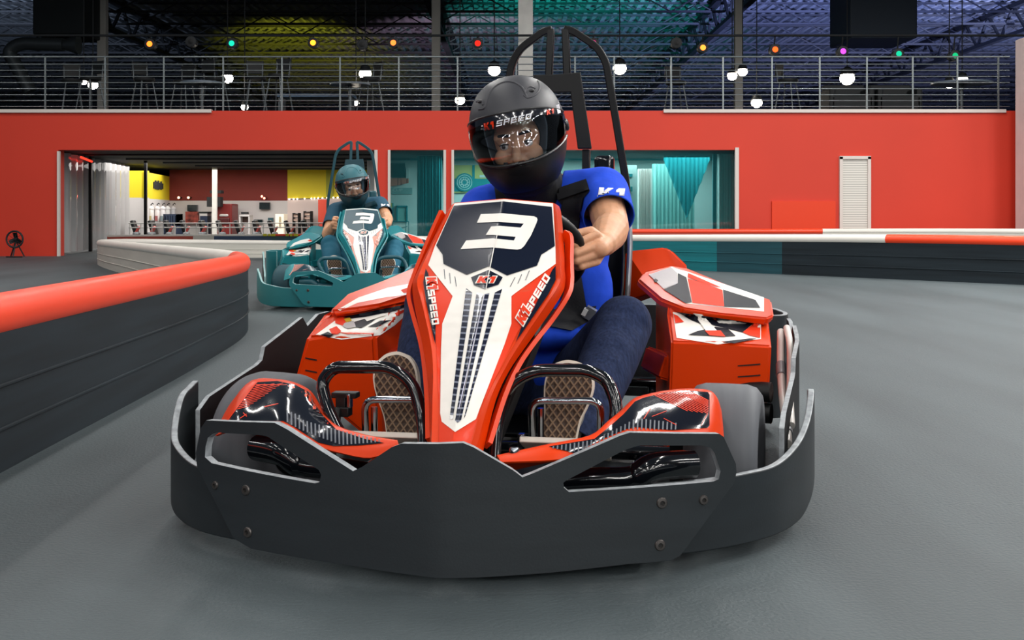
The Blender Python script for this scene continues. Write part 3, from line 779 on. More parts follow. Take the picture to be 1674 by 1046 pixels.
decal(A, b, [(548, 521), (560, 517), (572, 519), (560, 532), (548, 528)], REDM, .0040)
decal(A, b, [(562, 521), (572, 519), (575, 524), (566, 527)], YELST, .0068)
decal(A, b, [(563, 528), (578, 524), (582, 534), (568, 537), (560, 533)], GREYST, .0055)
decal(A, b, [(538, 538), (550, 533), (558, 541), (552, 546), (542, 545)], REDM, .0040)
decal(A, b, [(524, 547), (536, 542), (545, 547), (538, 552)], NAVYM, .0040)
decal(A, b, [(575, 527), (600, 520), (618, 517), (608, 526), (590, 536), (578, 534)], NAVYM, .0040)
decal(A, b, [(601, 534), (622, 524), (640, 523), (615, 534)], NAVYM, .0040)
decal(A, b, [(596, 521), (626, 512), (630, 515), (600, 525)], WHT, .0062)
decaltext(A, b, 'a', (589, 534), (8, -3), (1, -6), WHT, .0062) if 0 else None
decal(A, b, [(645, 512), (668, 503), (668, 506), (650, 516)], REDM, .0040)
decal(A, b, [(552, 506), (586, 486), (634, 470), (672, 463), (672, 481), (630, 486), (584, 495), (556, 508)], WHT, .0015)
decal(A, b, [(655, 474), (672, 468), (672, 477), (660, 479)], REDM, .0040)
for y in (585, 605): decal(A, b, [(499, y - 1), (518, y + 2.5), (518, y + 5), (499, y + 1.5)], SLOT, .0015)
KB(A, 'side_pod', smooth=30)['label'] = 'red side pod with sticker panels beside the fairing'

# --- seat, headrest, roll frame
A = Acc(); rows_ = []
for (v, z, w, d) in ((.92, .10, .19, .03), (1.0, .075, .2, .05), (1.15, .075, .205, .09), (1.27, .10, .21, .15), (1.36, .20, .215, .17), (1.40, .36, .22, .16), (1.44, .52, .225, .13), (1.47, .66, .215, .09), (1.48, .70, .19, .05)):
    bk_ = Vector((0, -1, .12)).normalized() if z > .15 else Vector((0, -.25, 1)).normalized()
    r = []
    for k in range(13):
        a = -PI / 2 + PI * k / 12; x = w * math.sin(a); q = d * (1 - math.cos(a)) ** 1.3
        r.append(Vector((x, v, z)) + bk_ * q)
    rows_.append(r)
vs, fs = grid(rows_); A.add(*thick(vs, fs, .012), SATIN)
st = KB(A, 'seat', smooth=50, subd=1)
A = Acc()
A.add(*tube(cr([(.222, 1.27, .33), (.228, 1.31, .45), (.232, 1.335, .58), (.222, 1.38, .67)], 6), 0.008, 10), mat('seat_edge', '#8A8C90', .35, metal=.5)); KB(A, 'seat_edge_trim', st)
A = Acc(); p = Kv(988, 268, 1.5); A.add(*box(Kv(988, 290, 1.5), (.058, .05, .13)), TUBEB); KB(A, 'headrest', bevel=.014, seg=4)
A = Acc()
for s in (-1, 1):
    P = [(.20 * s, 1.58, .12), (.205 * s, 1.57, .74), (.145 * s, 1.55, 1.112), (.118 * s, 1.545, 1.158), (.045 * s, 1.54, 1.208), (.018 * s, 1.54, 1.214)]
    A.add(*tube(roundpath(P, .04, 6), 0, sq=(.022, .022)), SATIN)
    A.add(*tube([(.022 * s, 1.54, 1.215), (.028 * s, 1.54, 1.07)], 0, sq=(.022, .022)), SATIN)
    A.add(*tube([(.085 * s, 1.545, .85), (.083 * s, 1.55, .12)], 0, sq=(.024, .022)), SATIN)
KB(A, 'roll_frame', smooth=30, bevel=.003)
A = Acc(); pl = [(-.07, 1.075), (-.012, 1.075), (.07, 1.08), (.076, 1.04), (.104, .85), (.062, .85), (.040, 1.02), (-.040, 1.02), (-.062, .85), (-.104, .85), (-.076, 1.04)]
vs2, fs2 = tess2d([pl]); A.add(*thick([Vector((p.x, 1.532, p.y)) for p in vs2], fs2, .014), BLKP); KB(A, 'roll_frame_plate', smooth=0, bevel=.003)

# --- hoses and rear fittings on the right flank
A = Acc()
h1 = cr([(.640, 1.20, .345), (.634, 1.10, .30), (.630, 1.0, .255), (.628, .88, .215), (.626, .72, .19), (.622, .60, .165)], 8)
A.add(*tube(h1, .010, 12), HOSE); A.add(*tube(h1[12:17], .0125, 12), HOSEG); A.add(*tube(h1[30:37], .0125, 12), HOSEG)
h2 = cr([(.655, 1.2, .355), (.656, 1.08, .325), (.650, .96, .27), (.640, .82, .22), (.634, .68, .19)], 8)
A.add(*tube(h2, .009, 12), HOSE); KB(A, 'hose')
A = Acc()
for z in (.235, .185): A.add(*tube([(.52, .88, z), (.60, .86, z)], .024, 16), BLKP)
KB(A, 'side_tube')
A = Acc(); A.add(*box((.0, 1.62, .25), (.34, .26, .24)), BLKP); KB(A, 'battery_case', bevel=.02)

# ------------------------------------------------------------------ the driver
def skinmat():
    m = mat('skin', '#D29C78', 0.5, var=0.12, vscale=(40, 40, 40), bump=0.08, bscale=220)
    b = m.node_tree.nodes['Principled BSDF']; b.inputs['Subsurface Weight'].default_value = 0.12; b.inputs['Subsurface Radius'].default_value = (.01, .004, .002)
    return m
SKIN = skinmat()
SHIRT = mat('blue_cotton', '#1F4BD0', 0.85, var=0.08, vscale=(25, 25, 25), bump=0.15, bscale=35, spec=.2)
DENIM = mat('dark_denim', '#232D49', 0.9, var=0.32, vscale=(160, 160, 25), bump=0.22, bscale=45, spec=.15)
KNIT = mat('black_knit', '#0B0C0F', 0.85, bump=.1, bscale=90)
SHELL = mat('matt_black_helmet', '#34353B', 0.46, var=0.18, vscale=(9, 9, 9), spec=.5, bump=.02, bscale=300)
TRIM = mat('black_rubber_trim', '#101216', 0.4)
CHIN = mat('black_chin_bar', '#121417', 0.5, spec=.4)
PAD = mat('dark_padding', '#15171C', 0.9)
VISOR = glassmat('clear_visor', '#EEF1F4', 0.02)
EYEW = mat('eye_white', '#D8D0CA', .2, coat=.5); IRIS = mat('brown_iris', '#2A1A12', .15, coat=.6)
BROW = mat('dark_brow', '#1E1512', .8)
SOLE = None
def wafflemat():
    m = bpy.data.materials.new('waffle_sole'); m.use_nodes = True
    nt = m.node_tree; b = nt.nodes['Principled BSDF']; b.inputs['Roughness'].default_value = .75
    tc = nt.nodes.new('ShaderNodeTexCoord'); ws = []
    for a in (math.radians(38), math.radians(-38)):
        mp = nt.nodes.new('ShaderNodeMapping'); mp.inputs['Rotation'].default_value = (0, a, 0); nt.links.new(tc.outputs['Object'], mp.inputs[0])
        w = nt.nodes.new('ShaderNodeTexWave'); w.bands_direction = 'X'; w.inputs['Scale'].default_value = 24; nt.links.new(mp.outputs[0], w.inputs['Vector']); ws.append(w)
    mx = nt.nodes.new('ShaderNodeMath'); mx.operation = 'MINIMUM'
    nt.links.new(ws[0].outputs['Fac'], mx.inputs[0]); nt.links.new(ws[1].outputs['Fac'], mx.inputs[1])
    r = nt.nodes.new('ShaderNodeValToRGB'); r.color_ramp.elements[0].position = .03; r.color_ramp.elements[1].position = .22
    r.color_ramp.elements[0].color = srgb('#7A624C'); r.color_ramp.elements[1].color = srgb('#3A2A20')
    nt.links.new(mx.outputs[0], r.inputs[0]); nt.links.new(r.outputs[0], b.inputs['Base Color'])
    bp = nt.nodes.new('ShaderNodeBump'); bp.inputs['Strength'].default_value = .6; bp.inputs['Distance'].default_value = .004; bp.invert = True
    nt.links.new(mx.outputs[0], bp.inputs['Height']); nt.links.new(bp.outputs[0], b.inputs['Normal'])
    return m
SOLE = wafflemat()
FOX = mat('pale_foxing', '#CFC6B8', .6); SHOEUP = mat('grey_canvas', '#7C7A78', .85)

PO = (0.0, 1.2, 0.09)
man = thing('person', 'person in black full-face helmet, blue T-shirt and jeans gripping the wheel of the red kart', 'person', (*k2w(0, 1.2), .09), -KA)
def PB(acc, name, parent=None, **k): return acc.build(name, parent or man, PO, **k)
# joints
pel = V(.015, 1.27, .20); wst = V(.02, 1.275, .36); chs = V(.01, 1.255, .56); nkb = V(-.012, 1.22, .70)
HC = V(-.040, 1.065, .868)          # helmet centre
HR = (Matrix.Rotation(math.radians(1), 3, 'Z') @ Matrix.Rotation(math.radians(4), 3, 'X') @ Matrix.Rotation(math.radians(-9.5), 3, 'Y'))
def H(x, y, z): return HC + HR @ Vector((x, y, z))
def F(x, y, z): return H(x, y, z - .036)
shR = Kv(985, 316, 1.19); elR = Kv(1000, 372, 1.02); wrR = Kv(988, 398, .855)
shL = Kv(792, 345, 1.19); elL = V(-.225, 1.0, .50); wrL = V(-.185, .88, .56)
hipR = V(.10, 1.20, .195); kneeR = Kv(1020, 531, .83); ankR = Kv(952, 690, .555)
hipL = V(-.09, 1.20, .195); kneeL = V(-.215, .83, .425); ankL = V(-.19, .555, .19)
B = []
B += [ellipsoid(pel, (.155, .115, .11)), capsule(pel, wst, .125, .115), capsule(wst, chs, .12, .125), ellipsoid(chs, (.155, .105, .15)), capsule(chs, nkb, .11, .06)]
B += [capsule(nkb, H(0, .03, -.06), .058, .055)]
# head
B += [ellipsoid(F(0, .005, .02), (.073, .09, .105), HR), ellipsoid(F(0, -.02, -.05), (.058, .062, .07), HR), capsule(F(-.045, -.070, .030), F(.045, -.070, .030), .012, .012),
      capsule(F(0, -.082, .015), F(0, -.105, -.032), .008, .013), capsule(F(-.012, -.096, -.036), F(.012, -.096, -.036), .010, .010),
      ellipsoid(F(-.040, -.062, -.022), (.024, .022, .024), HR), ellipsoid(F(.040, -.062, -.022), (.024, .022, .024), HR),
      capsule(F(-.02, -.083, -.060), F(.02, -.083, -.060), .010, .010), ellipsoid(F(0, -.07, -.095), (.025, .02, .02), HR),
      capsule(F(-.044, -.066, .0185), F(-.017, -.0745, .0175), .0080, .0080), capsule(F(.017, -.0745, .0175), F(.044, -.066, .0185), .0080, .0080),
      capsule(F(-.045, -.066, -.0065), F(-.018, -.073, -.0075), .008, .008), capsule(F(.018, -.073, -.0075), F(.045, -.066, -.0065), .008, .008)]
for s in (-1, 1): B += [ellipsoid(F(s * .076, .01, 0), (.01, .02, .03), HR)]
# arms
B += [capsule(nkb, shR, .06, .062), capsule(shR, elR, .054, .045), capsule(elR, elR.lerp(wrR, .35), .044, .046), capsule(elR.lerp(wrR, .35), wrR, .046, .031)]
B += [capsule(nkb, shL, .06, .062), capsule(shL, elL, .052, .044), capsule(elL, wrL, .042, .030)]
def hand(knk, pip, dip, tip, wr, thumb, palmb):
    p = []
    for a, b, c, d, r in zip(knk, pip, dip, tip, (.0094, .0097, .0093, .0084)):
        p += [capsule(wr.lerp(a, .45), a, .013, r * 1.14), capsule(a, b, r * 1.10, r), capsule(b, c, r * 1.02, r * .92), capsule(c, d, r * .92, r * .82)]
    p += [capsule(wr, palmb, .027, .024), capsule(wr, knk[1].lerp(knk[2], .5), .026, .022)]
    for i in range(len(thumb) - 1): p.append(capsule(thumb[i], thumb[i + 1], (.015, .0125, .0105)[i], (.0125, .0105, .0088)[i]))
    return p
kn = [Kv(974, 384, .792), Kv(981, 399, .788), Kv(981, 414, .788), Kv(976, 428, .792)]
pi_ = [Kv(940, 399, .755), Kv(942, 414, .752), Kv(943, 427, .756), Kv(951, 436, .765)]
di = [Kv(934, 404, .792), Kv(935, 417, .79), Kv(937, 430, .79), Kv(944, 438, .795)]
ti = [Kv(945, 405, .818), Kv(946, 418, .818), Kv(947, 429, .815), Kv(952, 436, .818)]
B += hand(kn, pi_, di, ti, wrR, [wrR.lerp(kn[0], .4), Kv(966, 378, .815), Kv(947, 381, .80), Kv(936, 389, .785)], Kv(965, 412, .815))
kl = [V(-.192, .80, .607 - .02 * i) for i in range(4)]; pl_ = [V(-.158, .762, .60 - .02 * i) for i in range(4)]; dl = [V(-.140, .79, .598 - .02 * i) for i in range(4)]; tl = [V(-.158, .815, .596 - .02 * i) for i in range(4)]
B += hand(kl, pl_, dl, tl, wrL, [wrL.lerp(kl[0], .4), V(-.185, .815, .62), V(-.165, .80, .622), V(-.15, .785, .615)], V(-.175, .82, .575))
# legs (under the jeans)
for h_, k_, a_ in ((hipR, kneeR, ankR), (hipL, kneeL, ankL)):
    B += [capsule(h_, k_, .078, .054), capsule(k_, k_.lerp(a_, .3), .052, .050), capsule(k_.lerp(a_, .3), a_, .050, .024)]
vs, fs = fuse(B, .0031, 2, .5)
A = Acc(); A.add(vs, fs, SKIN); body = PB(A, 'body', smooth=180); body['label'] = 'bare face, forearms and hands'
for s in (-1, 1):
    e = F(s * .0305, -.0712, .0065); A = Acc(); A.add(*ellipsoid(e, (.0128, .0122, .0115), HR), EYEW)
    A.add(*ellipsoid(e + HR @ V(-.0015, -.0094, -.0005), (.0058, .004, .0058), HR), IRIS); PB(A, 'eye', smooth=180)
    A = Acc()
    A.add(*tube([F(s * .012, -.084, .0305), F(s * .026, -.0845, .034), F(s * .041, -.079, .0345), F(s * .052, -.068, .029)], [.0032, .0045, .004, .0015], 10), BROW)
    A.add(*tube([F(s * .018, -.0835, .0095), F(s * .030, -.0862, .0125), F(s * .043, -.0775, .0095)], .0014, 8), BROW)
    PB(A, 'eyebrow', smooth=60)

# shirt
T = [ellipsoid(pel + V(0, -.01, .03), (.168, .125, .09)), capsule(wst, chs, .132, .137), ellipsoid(wst + V(0, -.02, 0), (.165, .12, .13)), ellipsoid(chs, (.175, .118, .16)), capsule(chs + V(0, 0, .05), nkb, .10, .066), capsule(nkb, shR, .068, .072), capsule(nkb, shL, .068, .072),
     capsule(shR, shR.lerp(elR, .74), .074, .069), capsule(shL, shL.lerp(elL, .8), .070, .062), ellipsoid(chs + V(.10, .02, .06), (.09, .09, .12)), ellipsoid(chs + V(-.10, .02, .06), (.09, .09, .12)), ellipsoid(V(.11, 1.23, .44), (.085, .085, .13)), ellipsoid(V(0, 1.16, .335), (.13, .10, .05))]
vs, fs = fuse(T, .006, 22, .5)
dR = (elR - shR).normalized(); dL = (elL - shL).normalized()
vs, fs = cut(vs, fs, [(shR + dR * .135, dR + V(0, 0, -.12), .115), (shL + dL * .17, dL, .11), (nkb + V(0, -.02, .035), V(0, -.35, .9), .085)])
for p in vs:   # soft folds
    n_ = noise.noise(Vector((p.x * 9, p.y * 9, p.z * 14))) * .006 + noise.noise(p * 26) * .002
    p += Vector((0, -1, .2)) * n_
A = Acc(); A.add(vs, fs, SHIRT); b = A.bvh(); shirt_bvh = b
decaltext(A, b, 'K1', (977, 322), (46, 2), (-1, -16), mat('white_print', '#E9E9F0', .7), .003, .15, 0)
shirt = PB(A, 'shirt', smooth=180, solid=.003)
# jeans
J = [ellipsoid(pel + V(0, 0, -.01), (.172, .125, .115))]
for h_, k_, a_ in ((hipR, kneeR, ankR), (hipL, kneeL, ankL)):
    m_ = k_.lerp(a_, .35); J += [capsule(h_, k_, .094, .069), capsule(k_, m_, .068, .068), capsule(m_, a_ + (a_ - m_).normalized() * .08, .068, .055), ellipsoid(k_ + V(0, -.015, .01), (.066, .06, .062))]
vs, fs = fuse(J, .006, 7, .5)
cutp = []
for k_, a_ in ((kneeR, ankR), (kneeL, ankL)):
    d_ = (a_ - k_).normalized(); cutp.append((a_ + d_ * .075, d_, .10))
vs, fs = cut(vs, fs, cutp)
for p in vs:
    n_ = noise.noise(Vector((p.x * 8, p.y * 20, p.z * 20))) * .006 + noise.noise(p * 34) * .0022
    p += Vector((.3, -.7, .5)) * n_
A = Acc(); A.add(vs, fs, DENIM); PB(A, 'jeans', smooth=180, solid=.003)
# shoes: waffle sole towards the camera
def shoe(toe, heel, side, wid, label):
    ax = (toe - heel); L = ax.length; ax.normalize()
    nrm = V(0, -1, .0); nrm = (nrm - ax * nrm.dot(ax)).normalized(); sx = ax.cross(nrm).normalized()
    if sx.x < 0: sx = -sx
    prof = [(0, .30), (.03, .62), (.10, .74), (.25, .74), (.40, .76), (.55, .90), (.70, 1.0), (.82, .97), (.92, .78), (.97, .52), (1.0, .22)]
    out = [heel + ax * (L * t) + sx * (wid * w * (1 + .04 * side)) for t, w in prof] + [heel + ax * (L * t) - sx * (wid * w) for t, w in reversed(prof)]
    out = cr(out, 4, closed=True); n = len(out)
    c = sum(out, Vector()) / n
    root = None
    A = Acc(); A.add([c + (p - c) * .93 + nrm * .002 for p in out] + [c + nrm * .002], [(i, (i + 1) % n, n) for i in range(n)], SOLE)
    back = [p - nrm * .020 for p in out]; fr_ = [c + (p - c) * .99 + nrm * .0 for p in out]; inn = [c + (p - c) * .93 + nrm * .002 for p in out]
    A.add(inn + fr_ + out + back, [(r * n + i, r * n + (i + 1) % n, (r + 1) * n + (i + 1) % n, (r + 1) * n + i) for r in range(3) for i in range(n)] , FOX)
    s = PB(A, 'shoe_sole', smooth=40); s['label'] = label
    up = [capsule(heel + ax * (L * .16) - nrm * .05, heel + ax * (L * .16) - nrm * .10, .034, .040), capsule(heel + ax * (L * .14) - nrm * .052, heel + ax * (L * .45) - nrm * .060, .032, .036),
          capsule(heel + ax * (L * .45) - nrm * .058, heel + ax * (L * .82) - nrm * .050, .040, .034), ellipsoid(heel + ax * (L * .76) - nrm * .048, (wid * .93, wid * .93, wid * .93) if 0 else (.040, .032, .040)), capsule(heel + ax * (L * .5) - nrm * .065, heel + ax * (L * .22) - nrm * .075, .040, .042)]
    vs, fs = fuse(up, .006, 6); A = Acc(); A.add(vs, fs, SHOEUP); PB(A, 'shoe_upper', smooth=180)
shoe(Kv(641, 576, .455), Kv(664, 742, .405), -1, .050, 'brown waffle sole on the braking foot')
shoe(Kv(938, 590, .45), Kv(906, 742, .405), 1, .050, 'brown waffle sole on the accelerating foot')
# neck scarf under the helmet
vs, fs = fuse([capsule(nkb + V(0, -.01, .01), H(0, .02, -.10), .083, .085), ellipsoid(H(0, -.005, -.12), (.085, .095, .05), HR)], .007, 6)
A = Acc(); A.add(vs, fs, KNIT); PB(A, 'balaclava', smooth=180)

# helmet
def frad(az, el):
    ca_, sa_ = math.cos(az), math.sin(az); ce, se = math.cos(el), math.sin(el)
    bb = .150 if ca_ > 0 else .142; aa = .126
    if se < 0: bb += (.022 * min(1, -se * 1.9) if ca_ > 0 else -.02 * -se) * abs(ca_); aa -= .010 * -se
    cc = .151 if se > 0 else .172
    e = 2.25
    q = (abs(sa_ * ce / aa) ** e + abs(ca_ * ce / bb) ** e + abs(se / cc) ** e) ** (-1 / e)
    return Vector((sa_ * ce, -ca_ * ce, se)) * q
def port(az):
    a = abs(math.degrees(az)); t = min(1, a / 88.0)
    hi = 20 - 4 * t ** 2; lo = -27 + 14 * t ** 2.2
    return math.radians(lo), math.radians(hi)
NA = 120; azs = [-PI + 2 * PI * i / NA for i in range(NA)]
def band(e0, e1, n, sc=1.0, sel=None):
    rows = []
    for i in range(n + 1):
        r = []
        for a in (azs if sel is None else sel):
            l = e0(a) + (e1(a) - e0(a)) * i / n; r.append(HC + HR @ (frad(a, l) * sc))
        rows.append(r)
    return rows
helmet_parts = Acc()
hv, hf = grid(band(lambda a: port(a)[1], lambda a: math.radians(89.5), 22), True)
A = Acc(); A.add(*thick(hv, hf, .012), SHELL)
hv, hf = grid(band(lambda a: math.radians(-60), lambda a: port(a)[0], 16), True)
A.add(*thick(hv, hf, .014), CHIN)
back = [a for a in azs if abs(a) >= math.radians(86)]; back = sorted(back, key=lambda a: a if a > 0 else a + 2 * PI)
hv, hf = grid(band(lambda a: port(a)[0], lambda a: port(a)[1], 8, 1.0, back)); A.add(*thick(hv, hf, .012), SHELL)
hb = A.bvh()
# raised vent ridge and scoops on the crown
for pts, r in (([(783, 179), (792, 177), (795, 166), (800, 153), (812, 140), (826, 134), (840, 135), (852, 142), (858, 152), (860, 158)], .0035), ([(856, 156), (862, 160), (872, 157), (880, 150), (882, 140), (879, 133)], .003),
               ([(779, 167), (784, 164), (789, 166), (790, 172)], .003), ([(857, 151), (860, 145), (867, 142), (875, 145)], .003), ([(860, 152), (866, 148), (873, 146)], .0025)):
    P = [cast(hb, x, y, -.001) for x, y in pts]; P = [p for p in P if p]
    if len(P) > 2: A.add(*tube(cr(P, 5), r, 8), SHELL)
for p in ((787, 166), (867, 149)):
    q = cast(hb, p[0], p[1], -.002)
    if q: A.add(*ellipsoid(q, (.011, .006, .0045), HR, 12, 8), TRIM)
# chin vent
decal(A, hb, [(824, 279), (846, 278), (868, 267), (872, 270), (864, 281), (850, 286), (836, 285)], TRIM, .0012, 4)
P = [cast(hb, x, y, -.001) for x, y in [(788, 268), (822, 273), (850, 266), (880, 255), (905, 240), (924, 226)]]; P = [p for p in P if p]
A.add(*tube(cr(P, 5), .004, 8), TRIM)
helm = PB(A, 'helmet', smooth=60); helm['label'] = 'matt black full-face helmet with dark sun strip'
fr_az = [a for a in azs if abs(a) <= math.radians(92)]
A = Acc()
for k in (0, 1):
    P = [HC + HR @ (frad(a, port(a)[k]) * 1.002) for a in fr_az]; A.add(*tube(P, .0045, 8), TRIM)
PB(A, 'visor_seal', helm)
# dark padding round the face
A = Acc(); rows_ = []
for i in range(4):
    t = i / 3
    rows_.append([HC + HR @ (Vector((math.cos(w) * (.112 - .052 * t), -.055 - .035 * t + .045 * abs(math.cos(w)) ** 2, -.012 + math.sin(w) * (.098 - .030 * t)))) for w in [2 * PI * k / 40 for k in range(40)]])
vs, fs = grid(rows_, True); A.add(*thick(vs, fs, .008), PAD); PB(A, 'helmet_padding', helm, smooth=60)
vis = [a for a in azs if abs(a) <= math.radians(94)]
lo = lambda a: port(a)[0] - math.radians(1.5); hi = lambda a: port(a)[1] + math.radians(.3)
vv, vf_ = grid(band(lo, hi, 18, 1.018, vis))
A = Acc(); A.add(*thick(vv, vf_, .0022), VISOR); vb = A.bvh()
strip = lambda a: port(a)[1] - math.radians(7.2)
sv = [a for a in azs if abs(a) <= math.radians(80)]
vv, vf_ = grid(band(strip, hi, 4, 1.0235, sv)); A.add(*thick(vv, vf_, .0008), BLK)
vbs = BVHTree.FromPolygons([Vector(p) for p in vv], vf_)
WP = MATS['white_print']
decaltext(A, vbs, 'K1', (792, 214), (17, -4), (-3, -12), REDST, .002, .2, .0)
decaltext(A, vbs, 'SPEED', (811, 207), (58, -13), (-1, -9), WP, .002, .25, .0)
decaltext(A, vbs, 'K1', (894, 188), (12, -3), (-1, -8), REDST, .002, .2, .0)
decal(A, vbs, [(909, 172), (914, 170), (917, 184), (912, 186)], WP, .002, 3)
for x, y in ((787, 205), (791, 203), (786, 210), (790, 212)): decal(A, vbs, [(x, y), (x + 2.2, y - .6), (x + 2.2, y + 1.6), (x, y + 2.2)], WP, .002, 3)
PB(A, 'visor', helm, smooth=60)['label'] = 'clear visor with lettered dark sun strip'
for s in (-1, 1):
    A = Acc(); A.add(*lathe([(.016, -.004), (.016, .002), (.012, .005), (0, .005)], HC + HR @ (frad(s * math.radians(97), 0) * 1.01), 'X', 20, HR @ Matrix.Scale(s, 3, Vector((1, 0, 0)))), TRIM); PB(A, 'visor_pivot', helm)

# harness of the kart lying over the shirt
BELT = mat('black_webbing', '#111319', .7, bump=.1, bscale=200); BUCK = mat('grey_buckle', '#8C9094', .3, metal=.6)
sb = shirt_bvh; har = bpy.data.objects.new('harness', None); C.objects.link(har); har.parent = kart; har['label'] = 'black harness straps with grey buckle'
A = Acc(); decal(A, sb, [(906, 309), (958, 292), (964, 312), (955, 322), (950, 345), (946, 378), (944, 400), (950, 450), (962, 520), (920, 520), (914, 440), (912, 378), (918, 335), (908, 322)], BELT, .006, 8, .003); KB(A, 'shoulder_strap', har, smooth=40)
A = Acc(); decal(A, sb, [(921, 328), (953, 322), (948, 348), (945, 372), (914, 370), (917, 345)], PAD, .014, 6, .008); KB(A, 'shoulder_pad', har, smooth=40); A = Acc(); decal(A, sb, [(908, 309), (957, 293), (963, 309), (912, 327)], PAD, .016, 6, .009); KB(A, 'strap_roll', har, smooth=40)
A = Acc(); decal(A, sb, [(808, 306), (850, 312), (850, 360), (815, 360)], BELT, .006, 8, .003); KB(A, 'shoulder_strap', har, smooth=40)
A = Acc(); decal(A, sb, [(895, 505), (935, 505), (975, 500), (968, 522), (935, 540), (895, 532)], BELT, .007, 8, .003); KB(A, 'lap_belt', har, smooth=40)
q = cast(sb, 964, 512, .012); A = Acc()
A.add(*box(q, (.028, .012, .034), Euler((.3, .5, 0)).to_matrix()), BUCK); A.add(*box(q + V(-.012, -.004, .004), (.012, .012, .02), Euler((.3, .5, 0)).to_matrix()), mat('white_tag', '#D8D8D6', .5)); KB(A, 'buckle', har)

# ------------------------------------------------------------------ the hall
FLOOR = mat('asphalt', '#495255', 0.6, var=0.22, vscale=(2.2, .35, 1), bump=.25, bscale=120, spec=.3, det=8)
RWALL = mat('red_wall', '#D2361F', .6, var=.05, vscale=(.6, .6, .6))
RPANEL = mat('orange_red_panel', '#E23800', .5)
PALE = mat('pale_trim', '#D9CFC8', .6)
SOFF = mat('dark_soffit', '#0B1417', .8)
DECK = mat('steel_deck', '#8A9094', .5, metal=.2)
STEEL = mat('dark_steel', '#15191D', .6)
COLM = mat('grey_column', '#A9A8A4', .7)
COLW = mat('white_column', '#D8D6D0', .7, var=.08, vscale=(6, 6, 6))
MEZ = mat('mezzanine_floor', '#2A2D30', .7)
DARKW = mat('dark_wall', '#1A2126', .8)
TEALW = mat('teal_wall', '#0E6F76', .7)
def prism(px0, px1, py0, py1, Y, d, m, a=None):
    """upright box whose front face spans these points of the plane at depth Y, d deep (py1 None: down to the floor)"""
    p = wpx(px0, py1 or 347, Y); q = wpx(px1, py0, Y)
    if py1 is None: p.z = 0.0
    a = a or Acc()
    a.add(*box(((p.x + q.x) / 2, Y + d / 2, (p.z + q.z) / 2), (q.x - p.x, d, q.z - p.z)), m); return a
WY = 17.5
A = Acc(); vs, fs = grid([[(x, y, 0) for x in (-30, -10, 0, 10, 30)] for y in (-12, 0, 10, 30, 62)]); A.add(vs, fs, FLOOR); struct('floor', A, smooth=0)
zt = wpx(0, 181, WY).z; zo = wpx(0, 245, WY).z
def X(px): return (px - CXP) * WY / FPX
A = Acc()
def wb(x0, x1, z0, z1): A.add(*box(((x0 + x1) / 2, WY + .12, (z0 + z1) / 2), (x1 - x0, .24, z1 - z0)), RWALL)
wb(-30, X(95), 0, zt); wb(X(95), X(1205), zo, zt); wb(X(617), X(635), 0, zo); wb(X(727), X(740), 0, zo); wb(X(1205), 30, 0, zt)
wb(X(635), X(727), 0, .26); wb(X(740), X(1205), 0, .26)
struct('wall_front', A, smooth=0)
k = 0
for x0, x1, y0, y1 in ((93, 97, 247, 420), (612, 617, 245, 420), (634, 638, 245, 395), (725, 729, 245, 395), (738, 742, 245, 395), (1202, 1208, 241, 395)):
    k += 1; struct('trim_%d' % k, prism(x0, x1, y0, y1, WY - .03, .05, PALE), smooth=0)
for x0, x1 in ((-200, 345), (1085, 1645)): k += 1; struct('trim_%d' % k, prism(x0, x1, 178.5, 184, WY - .04, .1, PALE), smooth=0)
A = prism(1262, 1366, 329, 400, WY - .03, .03, RPANEL); tag(A.build('wall_panel', smooth=0), 'orange-red painted panel on the red wall left of the white shutter door', 'wall panel')
sh = wavemat('ribbed_shutter', '#B9B5AE', '#E4E0D8', 9, 'Z', .5)
A = prism(1377, 1420, 260, 400, WY - .02, .02, sh); d1 = struct('door_1', A, 'white ribbed shutter door in the red wall', smooth=0)
A = Acc()
prism(1373, 1378, 256, 400, WY - .05, .06, PALE, A); prism(1419, 1424, 256, 400, WY - .05, .06, PALE, A); prism(1373, 1424, 255, 260, WY - .05, .06, PALE, A)
A.build('door_frame', d1, smooth=0)
A = Acc(); A.add(*box(((7.42 + 8.3) / 2, 16.9, 1.6), (.88, .5, 3.2)), mat('pink_white_column', '#DDCBC8', .7, var=.06, vscale=(4, 4, 4)))
tag(A.build('column', smooth=0, bevel=.02), 'broad pale column at the right end of the red wall', 'column')
# mezzanine slab, soffit, far walls, roof deck
A = Acc(); A.add(*box((0, 41, (zt + 1.78) / 2 - .01), (60, 46.5, zt - 1.78 - .02)), MEZ); struct('floor_mezzanine', A, smooth=0)
A = Acc(); A.add(*box((0, 22.3, 1.69), (30, 9.1, .16)), SOFF)
for i in range(5): A.add(*box((-4.5 + i * .2, 19 + i * 1.5, 1.60), (5, .06, .03)), STEEL)
struct('ceiling_soffit', A, smooth=0)
A = Acc(); A.add(*box((0, 62, 3.3), (66, .3, 6.6)), DARKW); struct('wall_back', A, smooth=0)
A = Acc(); A.add(*box((-31, 40, 3.3), (.3, 44, 6.6)), DARKW); struct('wall_left', A, smooth=0)
A = Acc(); A.add(*box((31, 40, 3.3), (.3, 44, 6.6)), mat('grey_side_wall', '#6C7078', .8)); struct('wall_right', A, smooth=0)
A = Acc(); pr = []; x = -31
while x < 31:
    pr += [(x, 6.30), (x + .09, 6.30), (x + .12, 6.38), (x + .25, 6.38), (x + .28, 6.30)]; x += .28
vs, fs = grid([[(p[0], y, p[1]) for p in pr] for y in (18, 62)]); A.add(*thick(vs, fs, .004), DECK); struct('ceiling', A, smooth=0)
